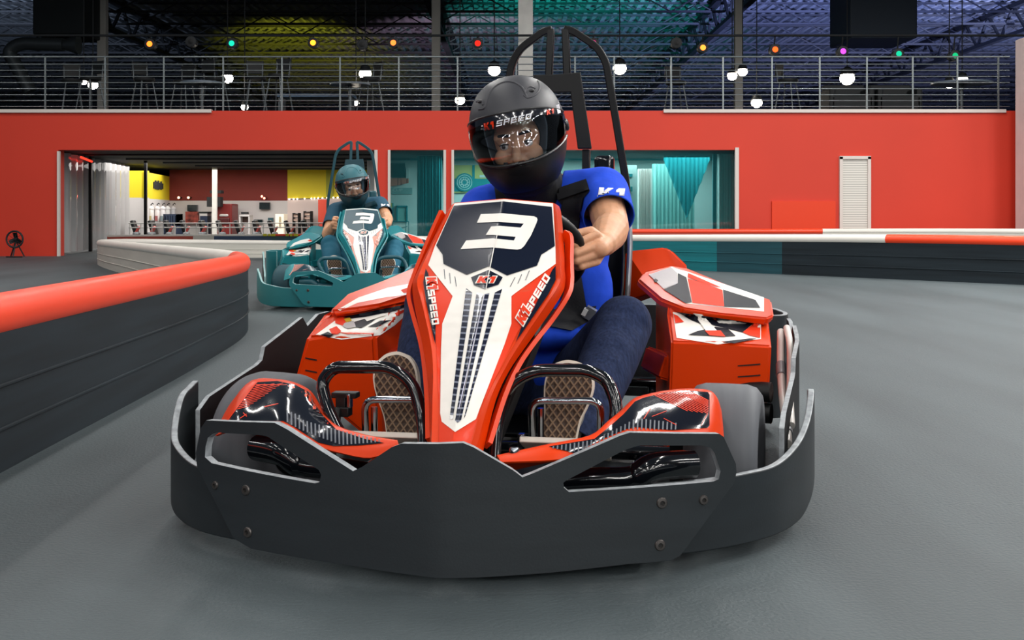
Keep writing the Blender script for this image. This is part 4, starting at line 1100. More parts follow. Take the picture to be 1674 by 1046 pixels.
# open web joists across the hall, girders along it
def joist():
    A = Acc(); w = 30
    for z in (6.27, 5.72):
        for dx in (-.03, .03): A.add(*box((0, dx, z), (2 * w, .035, .05)), STEEL)
    n = 60; pts = [(-w + 2 * w * i / n, 0, 6.27 if i % 2 else 5.72) for i in range(n + 1)]
    for a, b in zip(pts[:-1], pts[1:]): A.add(*tube([a, b], 0, sq=(.03, .03), caps=False), STEEL)
    return A.build('roof_joist', smooth=0)
j0 = joist(); ys = [25.5 + 1.9 * i for i in range(19)]
for i, y in enumerate(ys):
    o = j0 if i == 0 else j0.copy()
    if i: C.objects.link(o)
    o.location = (0, y, 0); tag(o, 'dark open-web steel joist spanning the hall under the roof deck', 'roof joist', 'open-web joists under the roof deck')
def girder(x, lab):
    A = Acc()
    for z in (6.2, 5.45): A.add(*box((x, 41, z), (.16, 42, .10)), STEEL)
    n = 26
    for i in range(n):
        y = 20 + 42 * i / n; A.add(*tube([(x, y, 6.2), (x, y + 42 / n / 2, 5.45), (x, y + 42 / n, 6.2)], 0, sq=(.07, .07), caps=False), STEEL)
    tag(A.build('roof_girder', smooth=0), lab, 'roof girder')
girder(-10.5, 'dark lattice girder running back above the left grey column'); girder(-1.9, 'dark lattice girder running back above the middle grey column'); girder(5.4, 'dark lattice girder running back above the right grey column'); girder(13.5, 'dark lattice girder running back at the far right of the roof')
for px, w, Y, m, lab in ((168, 14, 25, COLM, 'grey steel column behind the guard railing at the far left'), (713, 14, 25, COLM, 'grey steel column behind the guard railing left of the helmet'), (1207, 13, 25, COLM, 'grey steel column behind the guard railing right of the roll frame'), (859, 24, 19.5, COLW, 'thick white column rising directly behind the helmet')):
    p = wpx(px, 347, Y); A = Acc(); ww = w * Y / FPX; A.add(*box((p.x, Y, (zt + 6.3) / 2), (ww, ww, 6.3 - zt)), m)
    A.add(*box((p.x, Y, zt + .02), (ww * 1.6, ww * 1.6, .03)), m); tag(A.build('column', smooth=0, bevel=.01), lab, 'column')
# guard railing of the mezzanine: posts and nine cables
rail = thing('guard_railing', 'grey guard railing of posts and cables on top of the red wall', 'railing', (0, 17.75, zt))
RAILM = mat('railing_steel', '#7A8284', .35, metal=.5)
for px in (-22, 74, 172, 268, 365, 461, 556, 652, 748, 844, 940, 1004, 1097, 1182, 1262, 1340, 1417, 1492, 1565, 1632):
    p = wpx(px, 92, 17.75); A = Acc(); A.add(*box((p.x, 17.75, (zt + p.z) / 2), (.022, .022, p.z - zt)), RAILM); A.build('post', rail, (0, 17.75, zt), smooth=0)
for i, py in enumerate((93, 105, 115, 125, 135, 145, 155, 164.5, 174)):
    p = wpx(0, py, 17.75); A = Acc(); A.add(*tube([(-8.2, 17.75, p.z), (7.6, 17.75, p.z)], .013 if i == 0 else .0075, 8), RAILM); A.build('rail', rail, (0, 17.75, zt))

# ---- lamps on the mezzanine
def bulb(px, py, r, Y, lab, s=26, col='#FFF3E2', grp=None):
    p = wpx(px, py, Y); k = Y / FPX
    t = thing('pendant_lamp', lab, 'lamp', p, 0, grp)
    A = Acc(); A.add(*ellipsoid((0, 0, 0), (r * k, r * k, r * k * .9), None, 16, 10), emat('lamp_glow_%s' % col[1:], col, s)); A.build('lamp_bulb', t)
    A = Acc(); A.add(*lathe([(r * k * 1.05, r * k * .5), (r * k * .7, r * k * 1.3), (r * k * .2, r * k * 1.6), (0, r * k * 1.6)], (0, 0, 0), 'Z', 16), STEEL); A.build('lamp_shade', t)
    A = Acc(); A.add(*tube([(0, 0, r * k * 1.5), (0, 0, 6.25 - p.z)], .01, 6), STEEL); A.build('cord', t)
for px, py, r, lab in ((137, 134, 5, 'smaller white lamp beside the left grey column'), (152, 139, 8, 'brighter white lamp beside the left grey column'), (372, 128, 9, 'white pendant lamp left of the yellow-lit roof'), (400, 175, 6, 'white lamp low at the top edge of the red wall on the left'),
                   (597, 121, 10, 'large white pendant lamp between the yellow-lit roof and the middle column'), (582, 168, 5, 'small white lamp above the round table left of the helmet'), (752, 164, 8, 'white lamp low beside the helmet'), (808, 115, 10, 'white pendant lamp just above the helmet'),
                   (1013, 112, 11, 'white pendant lamp right of the roll frame'), (1197, 124, 8, 'lower left white lamp of the pair at the right grey column'), (1214, 117, 8, 'upper right white lamp of the pair at the right grey column'), (1237, 168, 9, 'white lamp low at the wall top right of the right grey column'),
                   (1385, 128, 12, 'large white lamp under the blue-lit roof'), (1552, 137, 8, 'left white lamp of the pair near the pale column'), (1573, 132, 9, 'right white lamp of the pair near the pale column')):
    bulb(px, py, r, 21.5, lab)
# ---- coloured stage lamps on a pipe
PY = 19.2
A = Acc(); p = wpx(0, 58, PY); A.add(*tube([(-13, PY, p.z), (13, PY, p.z)], .02, 8), STEEL); tag(A.build('lighting_pipe'), 'thin dark pipe carrying the coloured stage lamps', 'pipe')
for px, py, c, s, lab in ((245, 72, '#FF6A1E', 14, 'orange stage lamp at the left grey column'), (379, 71, '#19C9A0', 6, 'green stage lamp left of the yellow-lit roof'), (512, 70, '#FF8A22', 14, 'amber stage lamp in front of the yellow-lit roof'), (643, 70, '#FF6A2A', 12, 'orange stage lamp left of the middle grey column'),
                         (781, 71, '#FF1810', 14, 'red stage lamp left of the white column'), (970, 70, '#B01060', 3, 'dim magenta stage lamp behind the roll frame'), (1149, 78, '#FF7A2A', 13, 'orange stage lamp left of the right grey column'), (1267, 81, '#FF4A1A', 13, 'red-orange stage lamp right of the right grey column'),
                         (1378, 84, '#D040FF', 9, 'violet stage lamp beside the dark ceiling unit'), (1469, 88, '#18C090', 4, 'green stage lamp below the dark ceiling unit'), (1561, 91, '#18B070', 3, 'dim green stage lamp near the pale column'), (312, 68, None, 0, 'unlit dark stage lamp between the orange and the green one'), (592, 73, None, 0, 'unlit dark stage lamp left of the large pendant'), (1106, 70, None, 0, 'unlit dark stage lamp right of the roll frame')):
    q = wpx(px, py, PY); t = thing('stage_lamp', lab, 'stage lamp', q)
    A = Acc(); A.add(*lathe([(.075, -.02), (.09, -.015), (.08, .16), (.03, .2), (0, .2)], (0, 0, 0), 'Y', 16), STEEL); A.build('lamp_housing', t)
    A = Acc(); A.add(*lathe([(.074, -.012), (.04, -.022), (0, -.025)], (0, 0, 0), 'Y', 16), emat('stage_%s' % c[1:], c, max(1.6, s * .3)) if c else BLKP); A.build('lens', t)
    A = Acc(); hb_ = min(.09, p.z - q.z - .045); A.add(*tube([(-.08, .06, 0), (-.08, .06, hb_), (.08, .06, hb_), (.08, .06, 0)], .008, 6), STEEL); A.add(*tube([(0, .06, hb_), (0, 0, p.z - q.z - .022)], .012, 6), STEEL); A.build('bracket', t)
# ---- ducts and units under the roof
DUCT = mat('grey_duct', '#3C4246', .4, metal=.4)
A = Acc(); Y = 23.0
A.add(*tube(cr([wpx(50, 150, Y), wpx(25, 105, Y), wpx(16, 84, Y), wpx(35, 72, Y), wpx(70, 72, Y), wpx(104, 73, Y)], 6), .13, 18), DUCT)
q = wpx(118, 75, Y); A.add(*lathe([(.10, 0), (.20, .3)], wpx(104, 73, Y), 'X', 18), DUCT)
A.add(*lathe([(.19, .285), (0, .285)], wpx(104, 73, Y), 'X', 18), emat('lit_duct_mouth', '#C8B8D0', .8)); tag(A.build('air_duct'), 'grey round air duct with a bend and a pale open end at upper left', 'duct')  # end disc given its own glow in place of light falling on it
UNIT = mat('dark_unit', '#121A1E', .7)
A = prism(53, 138, -30, 56, 24, 1.2, UNIT); A.add(*box(wpx(95, -50, 24) + V(0, .6, .5), (.3, .3, .6)), UNIT); tag(A.build('ceiling_unit', smooth=0, bevel=.03), 'dark boxy heating unit hanging under the roof at upper left', 'heating unit')
A = prism(1390, 1500, -30, 62, 23, 1.5, mat('blue_grey_unit', '#1E2A38', .7)); A.add(*box(wpx(1445, -50, 23) + V(0, .6, .5), (.3, .3, .6)), UNIT); tag(A.build('ceiling_unit', smooth=0, bevel=.03), 'blue-grey boxy heating unit hanging under the roof at upper right', 'heating unit')
# ---- mezzanine furniture, only its upper half seen over the wall
LEGM = mat('stool_steel', '#5A6064', .35, metal=.6); SEATM = mat('dark_seat', '#16191C', .6); TOPM = mat('blue_grey_top', '#6A7684', .35)
def stool():
    t = thing('bar_stool', 'x', 'stool', (0, 0, 0))
    A = Acc(); A.add(*lathe([(0, .70), (.17, .70), (.18, .73), (.17, .76), (0, .765)], (0, 0, 0), 'Z', 20), SEATM); A.build('seat', t)
    A = Acc(); A.add(*box((0, .16, .93), (.30, .025, .22)), SEATM); A.build('backrest', t, bevel=.01)
    for sx in (-1, 1):
        for sy in (-1, 1):
            A = Acc(); A.add(*tube([(sx * .10, sy * .10, .70), (sx * .19, sy * .19, 0)], .013, 8), LEGM); A.build('leg', t)
        A = Acc(); A.add(*tube([(sx * .12, .13, .72), (sx * .13, .165, 1.05)], .012, 8), LEGM); A.build('back_post', t)
    return t
s0 = stool(); first = True
for px, Y, rz, lab in ((118, 20, .4, 'bar stool left of the left column, behind the railing'), (148, 19.6, -.5, 'bar stool nearest the left column, behind the railing'), (236, 19.8, .8, 'bar stool below the orange stage lamp at the left'), (300, 20.2, -.3, 'bar stool on the left of the round table'), (352, 19.7, 2.6, 'bar stool on the right of the round table'),
                       (418, 19.6, .3, 'bar stool below the yellow-lit roof, first from the left'), (455, 19.3, -.4, 'bar stool below the yellow-lit roof, second from the left'), (605, 19.8, -.9, 'bar stool below the large pendant lamp'), (1288, 20, .9, 'bar stool right of the low white lamp, behind the railing'), (1105, 20.3, .2, 'bar stool right of the roll frame, behind the railing')):
    o = s0 if first else copytree(s0); first = False
    o.location = ((px - CXP) * Y / FPX, Y, zt); o.rotation_euler.z = rz; o['label'] = lab; o['group'] = 'bar stools on the mezzanine'
def table(px, Y, lab, r=.34, h=.62, m=None):
    t = thing('bar_table', lab, 'table', ((px - CXP) * Y / FPX, Y, zt))
    A = Acc(); A.add(*lathe([(0, h - .03), (r, h - .03), (r, h), (0, h)], (0, 0, 0), 'Z', 28), m or TOPM); A.build('table_top', t)
    A = Acc(); A.add(*lathe([(.2, 0), (.2, .02), (.03, .04), (.03, h - .03), (.1, h - .03)], (0, 0, 0), 'Z', 16), LEGM); A.build('pedestal', t)
table(330, 19.2, 'round table between two bar stools behind the railing'); table(572, 19.4, 'round table under the small white lamp left of the helmet'); table(1572, 19.6, 'round table under the lamp pair near the pale column', .5, .66)
A = Acc(); A.add(*box(wpx(518, 158, 20) + V(0, 0, 0), (1.3, .5, .05)), mat('blue_top', '#54708E', .3))
for dx in (-.6, .6): A.add(*box(wpx(518, 158, 20) + V(dx, 0, -.24), (.05, .4, .46)), LEGM)
tag(A.build('bench_table', smooth=0), 'long blue bench table behind the railing below the yellow-lit roof', 'table')
SOFA = mat('dark_sofa', '#101518', .7)
for px, w, lab in ((1385, .7, 'dark armchair behind the railing under the large white lamp'), (1462, .7, 'dark armchair behind the railing left of the round table near the pale column')):
    p = wpx(px, 347, 19.5); A = Acc(); A.add(*box((p.x, 19.5, zt + .2), (w, .6, .4)), SOFA); A.add(*box((p.x, 19.75, zt + .38), (w, .14, .5)), SOFA)
    for s in (-1, 1): A.add(*box((p.x + s * w * .46, 19.5, zt + .28), (.1, .6, .5)), SOFA)
    tag(A.build('armchair', smooth=0, bevel=.03), lab, 'armchair')

# ------------------------------------------------------------------ track barriers
BRED = mat('red_barrier_tube', '#F0431C', .38); BWH = mat('white_barrier_tube', '#E6E1D8', .45, var=.04, vscale=(3, 3, 3)); BDK = mat('dark_barrier_belt', '#1B242A', .55, var=.3, vscale=(1.2, 1.2, 26), spec=.3)
BTEAL_LIT = mat('teal_lit_barrier_belt', '#0B6E76', .5, var=.2, vscale=(1.5, 1.5, 26)); BNAVY = mat('navy_barrier_belt', '#26405E', .5); BWHP = mat('white_barrier_panel', '#C9C6BC', .55, var=.08, vscale=(1, 1, 12)); BRP = mat('dull_red_belt', '#A8402E', .55); BTD = mat('dark_teal_lit_belt', '#16444E', .5, var=.2, vscale=(1.5, 1.5, 26))  # teal belts carry the coloured light of that stretch in their colour
def barrier(name, label, path, segs):
    """path: (x, y, top, tube radius); segs: (from, to, tube material, belt material) in fractions"""
    P = cr([(p[0], p[1], p[2]) for p in path], 12); Rr = cr([(p[3], 0, 0) for p in path], 12)
    c = thing(name, label, 'barrier', (P[0].x, P[0].y, 0)); N = len(P) - 1; off = (P[0].x, P[0].y, 0)
    for a, b, tm, pm in segs:
        i, j = int(round(a * N)), int(round(b * N)); q = P[i:j + 1]; r = [v.x for v in Rr[i:j + 1]]
        A = Acc(); A.add(*tube([V(p.x, p.y, p.z - rr) for p, rr in zip(q, r)], r, 18), tm); A.build('top_tube', c, off, smooth=60)
        A = Acc(); rows = [[], [], [], [], []]
        for k, p in enumerate(q):
            t = (q[min(k + 1, len(q) - 1)] - q[max(0, k - 1)]); nn = Vector((-t.y, t.x, 0)).normalized(); zz = p.z - r[k] * 1.2; w = r[k] * .75
            for g, (s, z) in enumerate(((1, zz), (1, 0), (-1, 0), (-1, zz))): rows[g].append(V(p.x, p.y, z) + nn * w * s)
            rows[4].append(rows[0][-1].copy())
        vs, fs = grid(rows); A.add(vs, fs, pm)
        for z in (.33, .66):
            for s in (1, -1):
                L = [V(p.x, p.y, (p.z - r[k] * 2) * z) for k, p in enumerate(q)]
                L2_ = []
                for k, p in enumerate(L):
                    t = (L[min(k + 1, len(L) - 1)] - L[max(0, k - 1)]); nn = Vector((-t.y, t.x, 0)).normalized(); L2_.append(p + nn * r[k] * .78 * s)
                A.add(*tube(L2_, .005, 6), pm)
        A.build('side_belt', c, off, smooth=30)
    return c
barrier('track_barrier', 'long near barrier with red tube, curving into a white hairpin left of the karts',
        [(-1.25, -1.5, .45, .058), (-1.28, .5, .45, .058), (-1.34, 3.0, .45, .058), (-1.39, 5.0, .445, .058), (-1.52, 6.5, .43, .056), (-1.95, 7.8, .41, .052), (-2.75, 9.6, .38, .05), (-3.85, 11.9, .35, .048), (-4.9, 14.0, .325, .046), (-5.35, 15.2, .305, .045), (-5.3, 16.2, .29, .042), (-4.7, 16.75, .27, .04), (-3.4, 16.95, .25, .035), (-2.2, 16.95, .24, .035)],
        [(0, .345, BRED, BDK), (.345, .62, BWH, BWHP), (.62, 1, BWH, BWHP)])
barrier('track_barrier', 'far barrier with white and red tube sweeping round the right of the track',
        [(9.0, 5.2, .45, .056), (7.2, 8.0, .45, .056), (4.67, 10.6, .445, .052), (3.73, 11.55, .44, .05), (2.9, 12.4, .425, .048), (1.99, 13.3, .405, .046), (.9, 14.3, .38, .042), (-.3, 15.3, .35, .038), (-1.5, 15.9, .335, .036), (-2.2, 16.1, .33, .036)],
        [(0, .333, BRED, BDK), (.333, .444, BWH, BDK), (.444, .52, BWH, BTD), (.52, 1, BWH, BTEAL_LIT)])
barrier('track_barrier', 'thin red and white barrier along the foot of the red wall at the right',
        [(1.6, 17.05, .415, .035), (3.2, 17.05, .415, .035), (4.55, 17.05, .42, .038), (6, 17.0, .425, .04), (7.3, 16.3, .43, .042), (9, 14.6, .44, .045)],
        [(0, .4, BRED, BRP), (.4, 1, BWH, BWHP)])
fb2 = barrier('track_barrier', 'far barrier with navy belt inside the wall opening',
        [(-6.86, 19.7, .275, .02), (-6.3, 19.8, .28, .02), (-5.3, 19.9, .285, .02), (-4.6, 19.95, .285, .02), (-3.9, 20.0, .29, .022), (-2.5, 20.05, .29, .022)],
        [(0, .36, BWH, BRP), (.36, .45, BWH, BWHP), (.45, .75, BWH, BNAVY), (.75, 1, BRED, BTD)])
A = Acc(); YL = mat('yellow_print', '#C9C21A', .5)
for a, b in ((430, 436), (438, 442), (443, 450), (467, 472), (474, 478), (480, 487)): prism(a, b, 382, 386, 19.9, .01, YL, A)
A.build('lettering', fb2, (fb2.location.x, fb2.location.y, 0), smooth=0)
# fan at the red wall on the far left
t = thing('floor_fan', 'dark round floor fan on a stand against the red wall at the far left', 'fan', wpx(24, 422, 17.0) * 1.0); o_ = wpx(24, 422, 17.0)
A = Acc(); A.add(*tube([V(.12 * math.cos(2 * PI * k / 24), 0, .24 + .12 * math.sin(2 * PI * k / 24)) for k in range(24)], .014, 8, closed=True), STEEL)
for k in range(10): A.add(*tube([(0, -.01, .24), (.12 * math.cos(2 * PI * k / 10), 0, .24 + .12 * math.sin(2 * PI * k / 10))], .003, 5), STEEL)
A.build('guard', t)
A = Acc()
for k in range(3):
    R = Matrix.Rotation(2 * PI * k / 3, 3, 'Y') @ Matrix.Rotation(.4, 3, 'X'); A.add(*box(V(0, .03, .24) + Matrix.Rotation(2 * PI * k / 3, 3, 'Y') @ V(0, 0, .055), (.06, .006, .09), R), BLKP)
A.add(*ellipsoid((0, .03, .24), (.03, .04, .03)), BLKP); A.build('fan_blades', t)
A = Acc(); A.add(*tube([(0, .04, .22), (-.10, .1, -.015)], .01, 6), STEEL); A.add(*tube([(0, .04, .22), (.10, .1, -.015)], .01, 6), STEEL); A.add(*tube([(-.12, -.02, -.015), (.12, -.02, -.015)], .01, 6), STEEL); A.add(*tube([(0, .04, .2), (0, -.06, -.015)], .01, 6), STEEL); A.build('stand', t)
t.location.z = .025

# ------------------------------------------------------------------ cafe seen through the wall opening
CW = mat('cafe_white', '#CFCBC9', .7); CM = mat('cafe_maroon', '#7E2A20', .7, var=.1, vscale=(.8, .8, .8)); CY_ = mat('cafe_yellow', '#E8D21A', .6)
BY = 26.0
A = prism(277, 470, 277, 328, BY, .2, CM); prism(277, 470, 328, 396, BY, .2, CW, A); prism(470, 625, 272, 324, BY, .2, CY_, A); prism(470, 625, 324, 396, BY, .2, mat('cafe_pinkish', '#E2CFC8', .7), A); prism(533, 545, 272, 324, BY - .02, .02, mat('olive_band', '#A8A82A', .6), A)
struct('wall_cafe_back', A, smooth=0)
A = prism(209, 240, 279, 323, 23.2, .15, CY_); prism(209, 240, 323, 402, 23.2, .15, CW, A)
p, q = wpx(240, 347, 23.2), wpx(277, 347, 26.0)
zA, zB = wpx(0, 323, 23.2).z, wpx(0, 279, 23.2).z
for z0, z1, m in ((0, zA - .02, CW), (zA - .02, zB - .03, CY_)): A.add([V(p.x, p.y, z0), V(q.x, q.y, z0), V(q.x, q.y, z1), V(p.x, p.y, z1), V(p.x - .1, p.y, z0), V(q.x - .1, q.y, z0), V(q.x - .1, q.y, z1), V(p.x - .1, p.y, z1)], [(0, 1, 2, 3), (4, 7, 6, 5), (0, 3, 7, 4), (1, 5, 6, 2), (3, 2, 6, 7)], m)
struct('wall_cafe_left', A, smooth=0)
A = Acc()
for i, (t, h) in enumerate(((.28, .9), (.34, 1.2), (.40, 1.1), (.46, 1.3), (.52, .9), (.58, 1.2), (.64, .8))):
    c = p.lerp(q, t) + V(.012, 0, 0); c.z = 1.22 + .01 * (i % 2); A.add(*box(c, (.02, .13, .15 * h), Matrix.Rotation(math.atan2(q.y - p.y, q.x - p.x) - PI / 2, 3, 'Z')), SOFA)
tag(A.build('wall_sign', smooth=0), 'small dark illegible lettering on the yellow wall', 'sign')
# clear strip curtain along the left of the opening
A = Acc(); rows = []; p, q = wpx(97, 347, 17.8), wpx(209, 347, 23.0); n = 60
ST = glassmat('pvc_curtain', '#D8DADC', .02, '#C9C8C8', .72)
for i in range(n + 1):
    c = p.lerp(q, i / n) + V(.05 * math.sin(i * 1.3), 0, 0); rows.append([V(c.x, c.y, .03), V(c.x, c.y, 1.585)])
vs, fs = grid(rows); A.add(*thick(vs, fs, .006), ST); tag(A.build('strip_curtain', smooth=60), 'long greyish plastic strip curtain on the left of the wall opening', 'curtain')
A = Acc(); c = wpx(142, 347, 19.4); A.add(*box((c.x + .06, 19.4, .8), (.05, .05, 1.59)), SATIN); tag(A.build('curtain_post', smooth=0), 'thin dark post in front of the plastic strip curtain', 'post')
A = Acc(); c = wpx(238, 347, 21.2); A.add(*box((c.x, 21.2, .8), (.05, .05, 1.6)), SATIN); tag(A.build('post', smooth=0), 'thin dark post in front of the yellow wall in the opening', 'post')
A = Acc(); c = wpx(351, 347, 24.5); A.add(*box((c.x, 24.5, .8), (.09, .09, 1.6)), COLW); tag(A.build('column', smooth=0), 'slim white column inside the cafe opening', 'column')
A = Acc(); c1, c2 = wpx(112, 253, 18.4), wpx(130, 258, 19.2); A.add(*tube([c1 + V(.2, 0, -.04), c2 + V(.2, 0, -.06)], .018, 8), emat('red_tube', '#FF3020', 3)); tag(A.build('light_tube'), 'thin red light tube above the plastic strip curtain', 'light')
def flat(name, px0, px1, py0, py1, m, lab, cat, Y=25.9, d=.12, frame=None):
    A = prism(px0, px1, py0, py1, Y, d, m); o = A.build(name, smooth=0); tag(o, lab, cat)
    return o
SCR = mat('dark_screen', '#16262A', .2, coat=.4)
flat('wall_screen', 306, 322, 335, 345, SCR, 'dark wall screen above the patterned red poster', 'screen'); flat('wall_screen', 424, 441, 331, 342, SCR, 'dark wall screen on the white wall right of the slim column', 'screen')
flat('monitor', 415, 429, 359, 364.5, SCR, 'wide low dark monitor right of the white table frame', 'monitor'); flat('monitor', 438, 446, 356, 363, mat('teal_screen', '#2F5660', .3), 'small teal-grey monitor left of the bright drinks fridge', 'monitor')
pm = mat('patterned_poster', '#9A4236', .6, var=.8, vscale=(9, 9, 9)); flat('poster', 303, 324, 346, 366, pm, 'patterned red and grey poster under the left wall screen', 'poster')
A = prism(325, 340, 346, 349, 25.4, .3, SOFA); prism(326, 339, 349, 353, 25.4, .3, CW, A); prism(327, 339, 353, None, 25.4, .3, mat('navy_bin', '#1A2A48', .5), A); tag(A.build('bin_cabinet', smooth=0), 'navy bin cabinet with dark lid right of the patterned poster', 'cabinet')
RA = mat('dark_red_machine', '#7A1E1C', .4); A = prism(354, 379, 333, None, 25.2, .6, RA); prism(358, 373, 350, 354, 25.17, .05, CW, A); prism(357, 375, 356, 366, 25.15, .1, mat('deep_red', '#4C1012', .4), A); tag(A.build('arcade_machine', smooth=0, bevel=.05), 'dark red arcade machine right of the slim white column', 'arcade machine')
A = prism(338, 360, 322, 338, 24.9, .25, SOFA); prism(343, 361, 311, 316, 24.9, .25, SOFA, A); A.add(*box((wpx(350, 296, 25.02).x, 25.02, 1.365), (.03, .03, .51)), SOFA); tag(A.build('hanging_speaker', smooth=0), 'dark speaker cluster hung at the slim white column', 'speaker')
A = Acc(); prism(391, 408, 351, 353.5, 25.0, .3, CW, A); prism(391, 393, 353, None, 25.0, .3, CW, A); prism(406, 408, 353, None, 25.0, .3, CW, A); prism(394, 405, 346.5, 350, 25.1, .1, SOFA, A); prism(394, 405, 354, 365, 25.2, .1, mat('brown_box', '#5A4038', .6), A); tag(A.build('display_stand', smooth=0), 'white framed display stand with a brown box, under the red wall', 'stand')
A = prism(450, 464, 350, None, 25.3, .4, mat('warm_white', '#F2E6CE', .4, emit='#F2E0C0', estr=.5)); prism(456, 459, 354, 372, 25.27, .03, mat('beige', '#B8A888', .5), A); tag(A.build('drinks_fridge', smooth=0), 'bright glowing drinks fridge against the white wall', 'fridge')
for a, b, c, d, lab in ((478, 488, 348, 372, 'smaller shelf rack of pale goods right of the bright fridge'), (496, 508, 345, 372, 'larger shelf rack of pale goods left of the red pillar')):
    A = Acc()
    for x in (a, b - 1): prism(x, x + 1, c, None, 25.5, .3, SOFA, A)
    for y in (c + 1, c + 7, c + 13): prism(a, b, y, y + 1, 25.5, .3, SOFA, A); prism(a + 1.5, b - 1.5, y - 4 if y > c + 2 else y + 2, y + 1, 25.55, .15, mat('pale_goods', '#E8C8B4', .5), A)
    tag(A.build('shelf_rack', smooth=0), lab, 'rack')
A = prism(520, 534, 326, None, 24.8, .3, mat('red_pillar', '#D0442C', .5)); tag(A.build('pillar', smooth=0), 'short red pillar under the yellow wall in the cafe', 'pillar')
hang = []
for i, (px, c) in enumerate(((247, '#E8E2DC'), (257, '#E6DEDC'), (266, '#E2E0E2'), (274, '#EAEAEA'), (283, '#DCDCE0'))):
    Y = (23.45, 24.1, 24.75, 25.35, 25.8)[i]; k = Y / FPX; q = wpx(px, 349, Y); t = thing('hanging_race_suit', 'x', 'race suit', q)
    A = Acc(); A.add(*ellipsoid((0, 0, 0), (4.2 * k, .07, 13 * k), None, 14, 10), mat('suit_%d' % i, c, .7)); A.add(*ellipsoid((0, 0, 8 * k), (4.6 * k, .07, 4 * k), None, 14, 8), MATS['suit_%d' % i]); A.build('suit', t)
    A = Acc(); A.add(*box((0, -.07, -8 * k), (4 * k, .02, 8 * k)), mat('suit_panel_%d' % i, ('#B8A878', '#A05A58', '#8A9AA0', '#8890A0', '#9098A0')[i], .7)); A.build('panel', t)
    A = Acc(); A.add(*tube([V(0, 0, 13 * k), V(0, 0, 15 * k), V(2.6 * k, 0, 17 * k), V(4 * k, 0, 15 * k)], .01, 6), SATIN); A.build('hanger', t)
    t['label'] = ('first', 'second', 'third', 'fourth', 'fifth')[i] + ' white race suit from the left, hung at the yellow wall'; t['group'] = 'race suits hung in a row'
A = Acc(); prism(268, 290, 350, 353, 24.2, .4, mat('navy_rack', '#1E2E48', .6), A)
for i in range(6): prism(267 + i * 4, 270 + i * 4, 353, 367 + (i % 2) * 2, 24.2, .4, MATS['navy_rack'], A)
prism(287.5, 290, 350, None, 24.2, .4, MATS['navy_rack'], A); prism(267, 268.5, 350, None, 24.2, .4, MATS['navy_rack'], A); tag(A.build('clothes_rack', smooth=0), 'low rack of navy clothes in front of the white race suits', 'rack')
for i, (px, py, c, lab) in enumerate(((292, 323, '#FFC890', 'left warm bulb of two above the dark wall screen'), (308, 323, '#FFC890', 'right warm bulb of two above the dark wall screen'), (428, 321, '#FF7060', 'upper red bulb above the right wall screen'), (432, 324, '#FF7060', 'lower red bulb above the right wall screen'))):
    q = wpx(px, py, 25.8); A = Acc(); A.add(*ellipsoid(q, (.026, .026, .026), None, 10, 8), emat('bulb_%s' % c[1:], c, 8)); A.add(*lathe([(.02, 0), (.02, .22)], q + V(0, .02, 0), 'Y', 8), SATIN); tag(A.build('wall_bulb'), lab, 'lamp')
t = thing('string_lights', 'string of small white bulbs along the foot of the yellow wall', 'string lights', wpx(520, 324, 25.8)); o_ = tuple(t.location)
A = Acc(); A.add(*tube([wpx(471, 326, 25.99), wpx(560, 322.5, 25.99)], .008, 6), SATIN); A.build('wire', t, o_)
for px in (473, 480, 486, 498, 509, 514, 520, 527, 535, 545, 552): A = Acc(); A.add(*ellipsoid(wpx(px, 325.6 - (px - 471) * .035, 25.97), (.016, .016, .016), None, 8, 6), emat('bulb_white', '#FFF0E0', 7)); A.build('bulb', t, o_)
# pit railing and parked karts
t = thing('pit_railing', 'low pale railing in front of the parked karts in the cafe', 'railing', (wpx(365, 0, 21.6).x, 21.6, 0)); o_ = tuple(t.location)
RL = mat('pale_railing', '#C4C2BE', .5)
for py in (365, 372): A = Acc(); A.add(*tube([wpx(210, py, 21.6), wpx(560, py - .5, 21.6)], .010, 6), RL); A.build('rail', t, o_)
for k in range(20): A = Acc(); c = wpx(212 + k * 18.2, 365, 21.6); A.add(*tube([(c.x, 21.6, 0), c], .009, 6), RL); A.build('post', t, o_)
def parked():
    t = thing('parked_kart', 'x', 'go-kart', (0, 0, 0))
    A = Acc(); A.add(*box((0, 0, .14), (.20, .56, .16)), mat('grey_kart_body', '#5C6266', .5)); A.add(*box((.05, -.18, .25), (.10, .3, .08)), MATS['grey_kart_body']); A.build('body', t, bevel=.04)
    A = Acc(); A.add(*box((-.06, .2, .36), (.07, .24, .30), Matrix.Rotation(-.3, 3, 'Y')), SATIN); A.build('seat', t, bevel=.02)
    for sx in (-1, 1):
        for sy in (-1, 1): A = Acc(); A.add(*lathe([(.02, -.025), (.07, -.025), (.07, .025), (.02, .025)], (sx * .085, sy * .24, .07), 'X', 16), TYRE); A.build('wheel', t)
    A = Acc(); A.add(*box((.06, -.12, .33), (.03, .12, .14), Matrix.Rotation(.5, 3, 'Y')), mat('kart_red', '#B04038', .5)); A.build('nose_panel', t)
    return t
k0 = parked()
for i, px in enumerate((222, 249, 276, 303, 332, 362, 392, 420, 447, 474, 500)):
    o = k0 if i == 0 else copytree(k0); o.location = ((px - CXP) * 22.2 / FPX, 22.2, 0); o.rotation_euler.z = (.1, -.06, .08)[i % 3]
    o['label'] = ('first', 'second', 'third', 'fourth', 'fifth', 'sixth', 'seventh', 'eighth', 'ninth', 'tenth', 'eleventh')[i] + ' grey parked kart from the left behind the pit railing'; o['group'] = 'karts parked behind the pit railing'

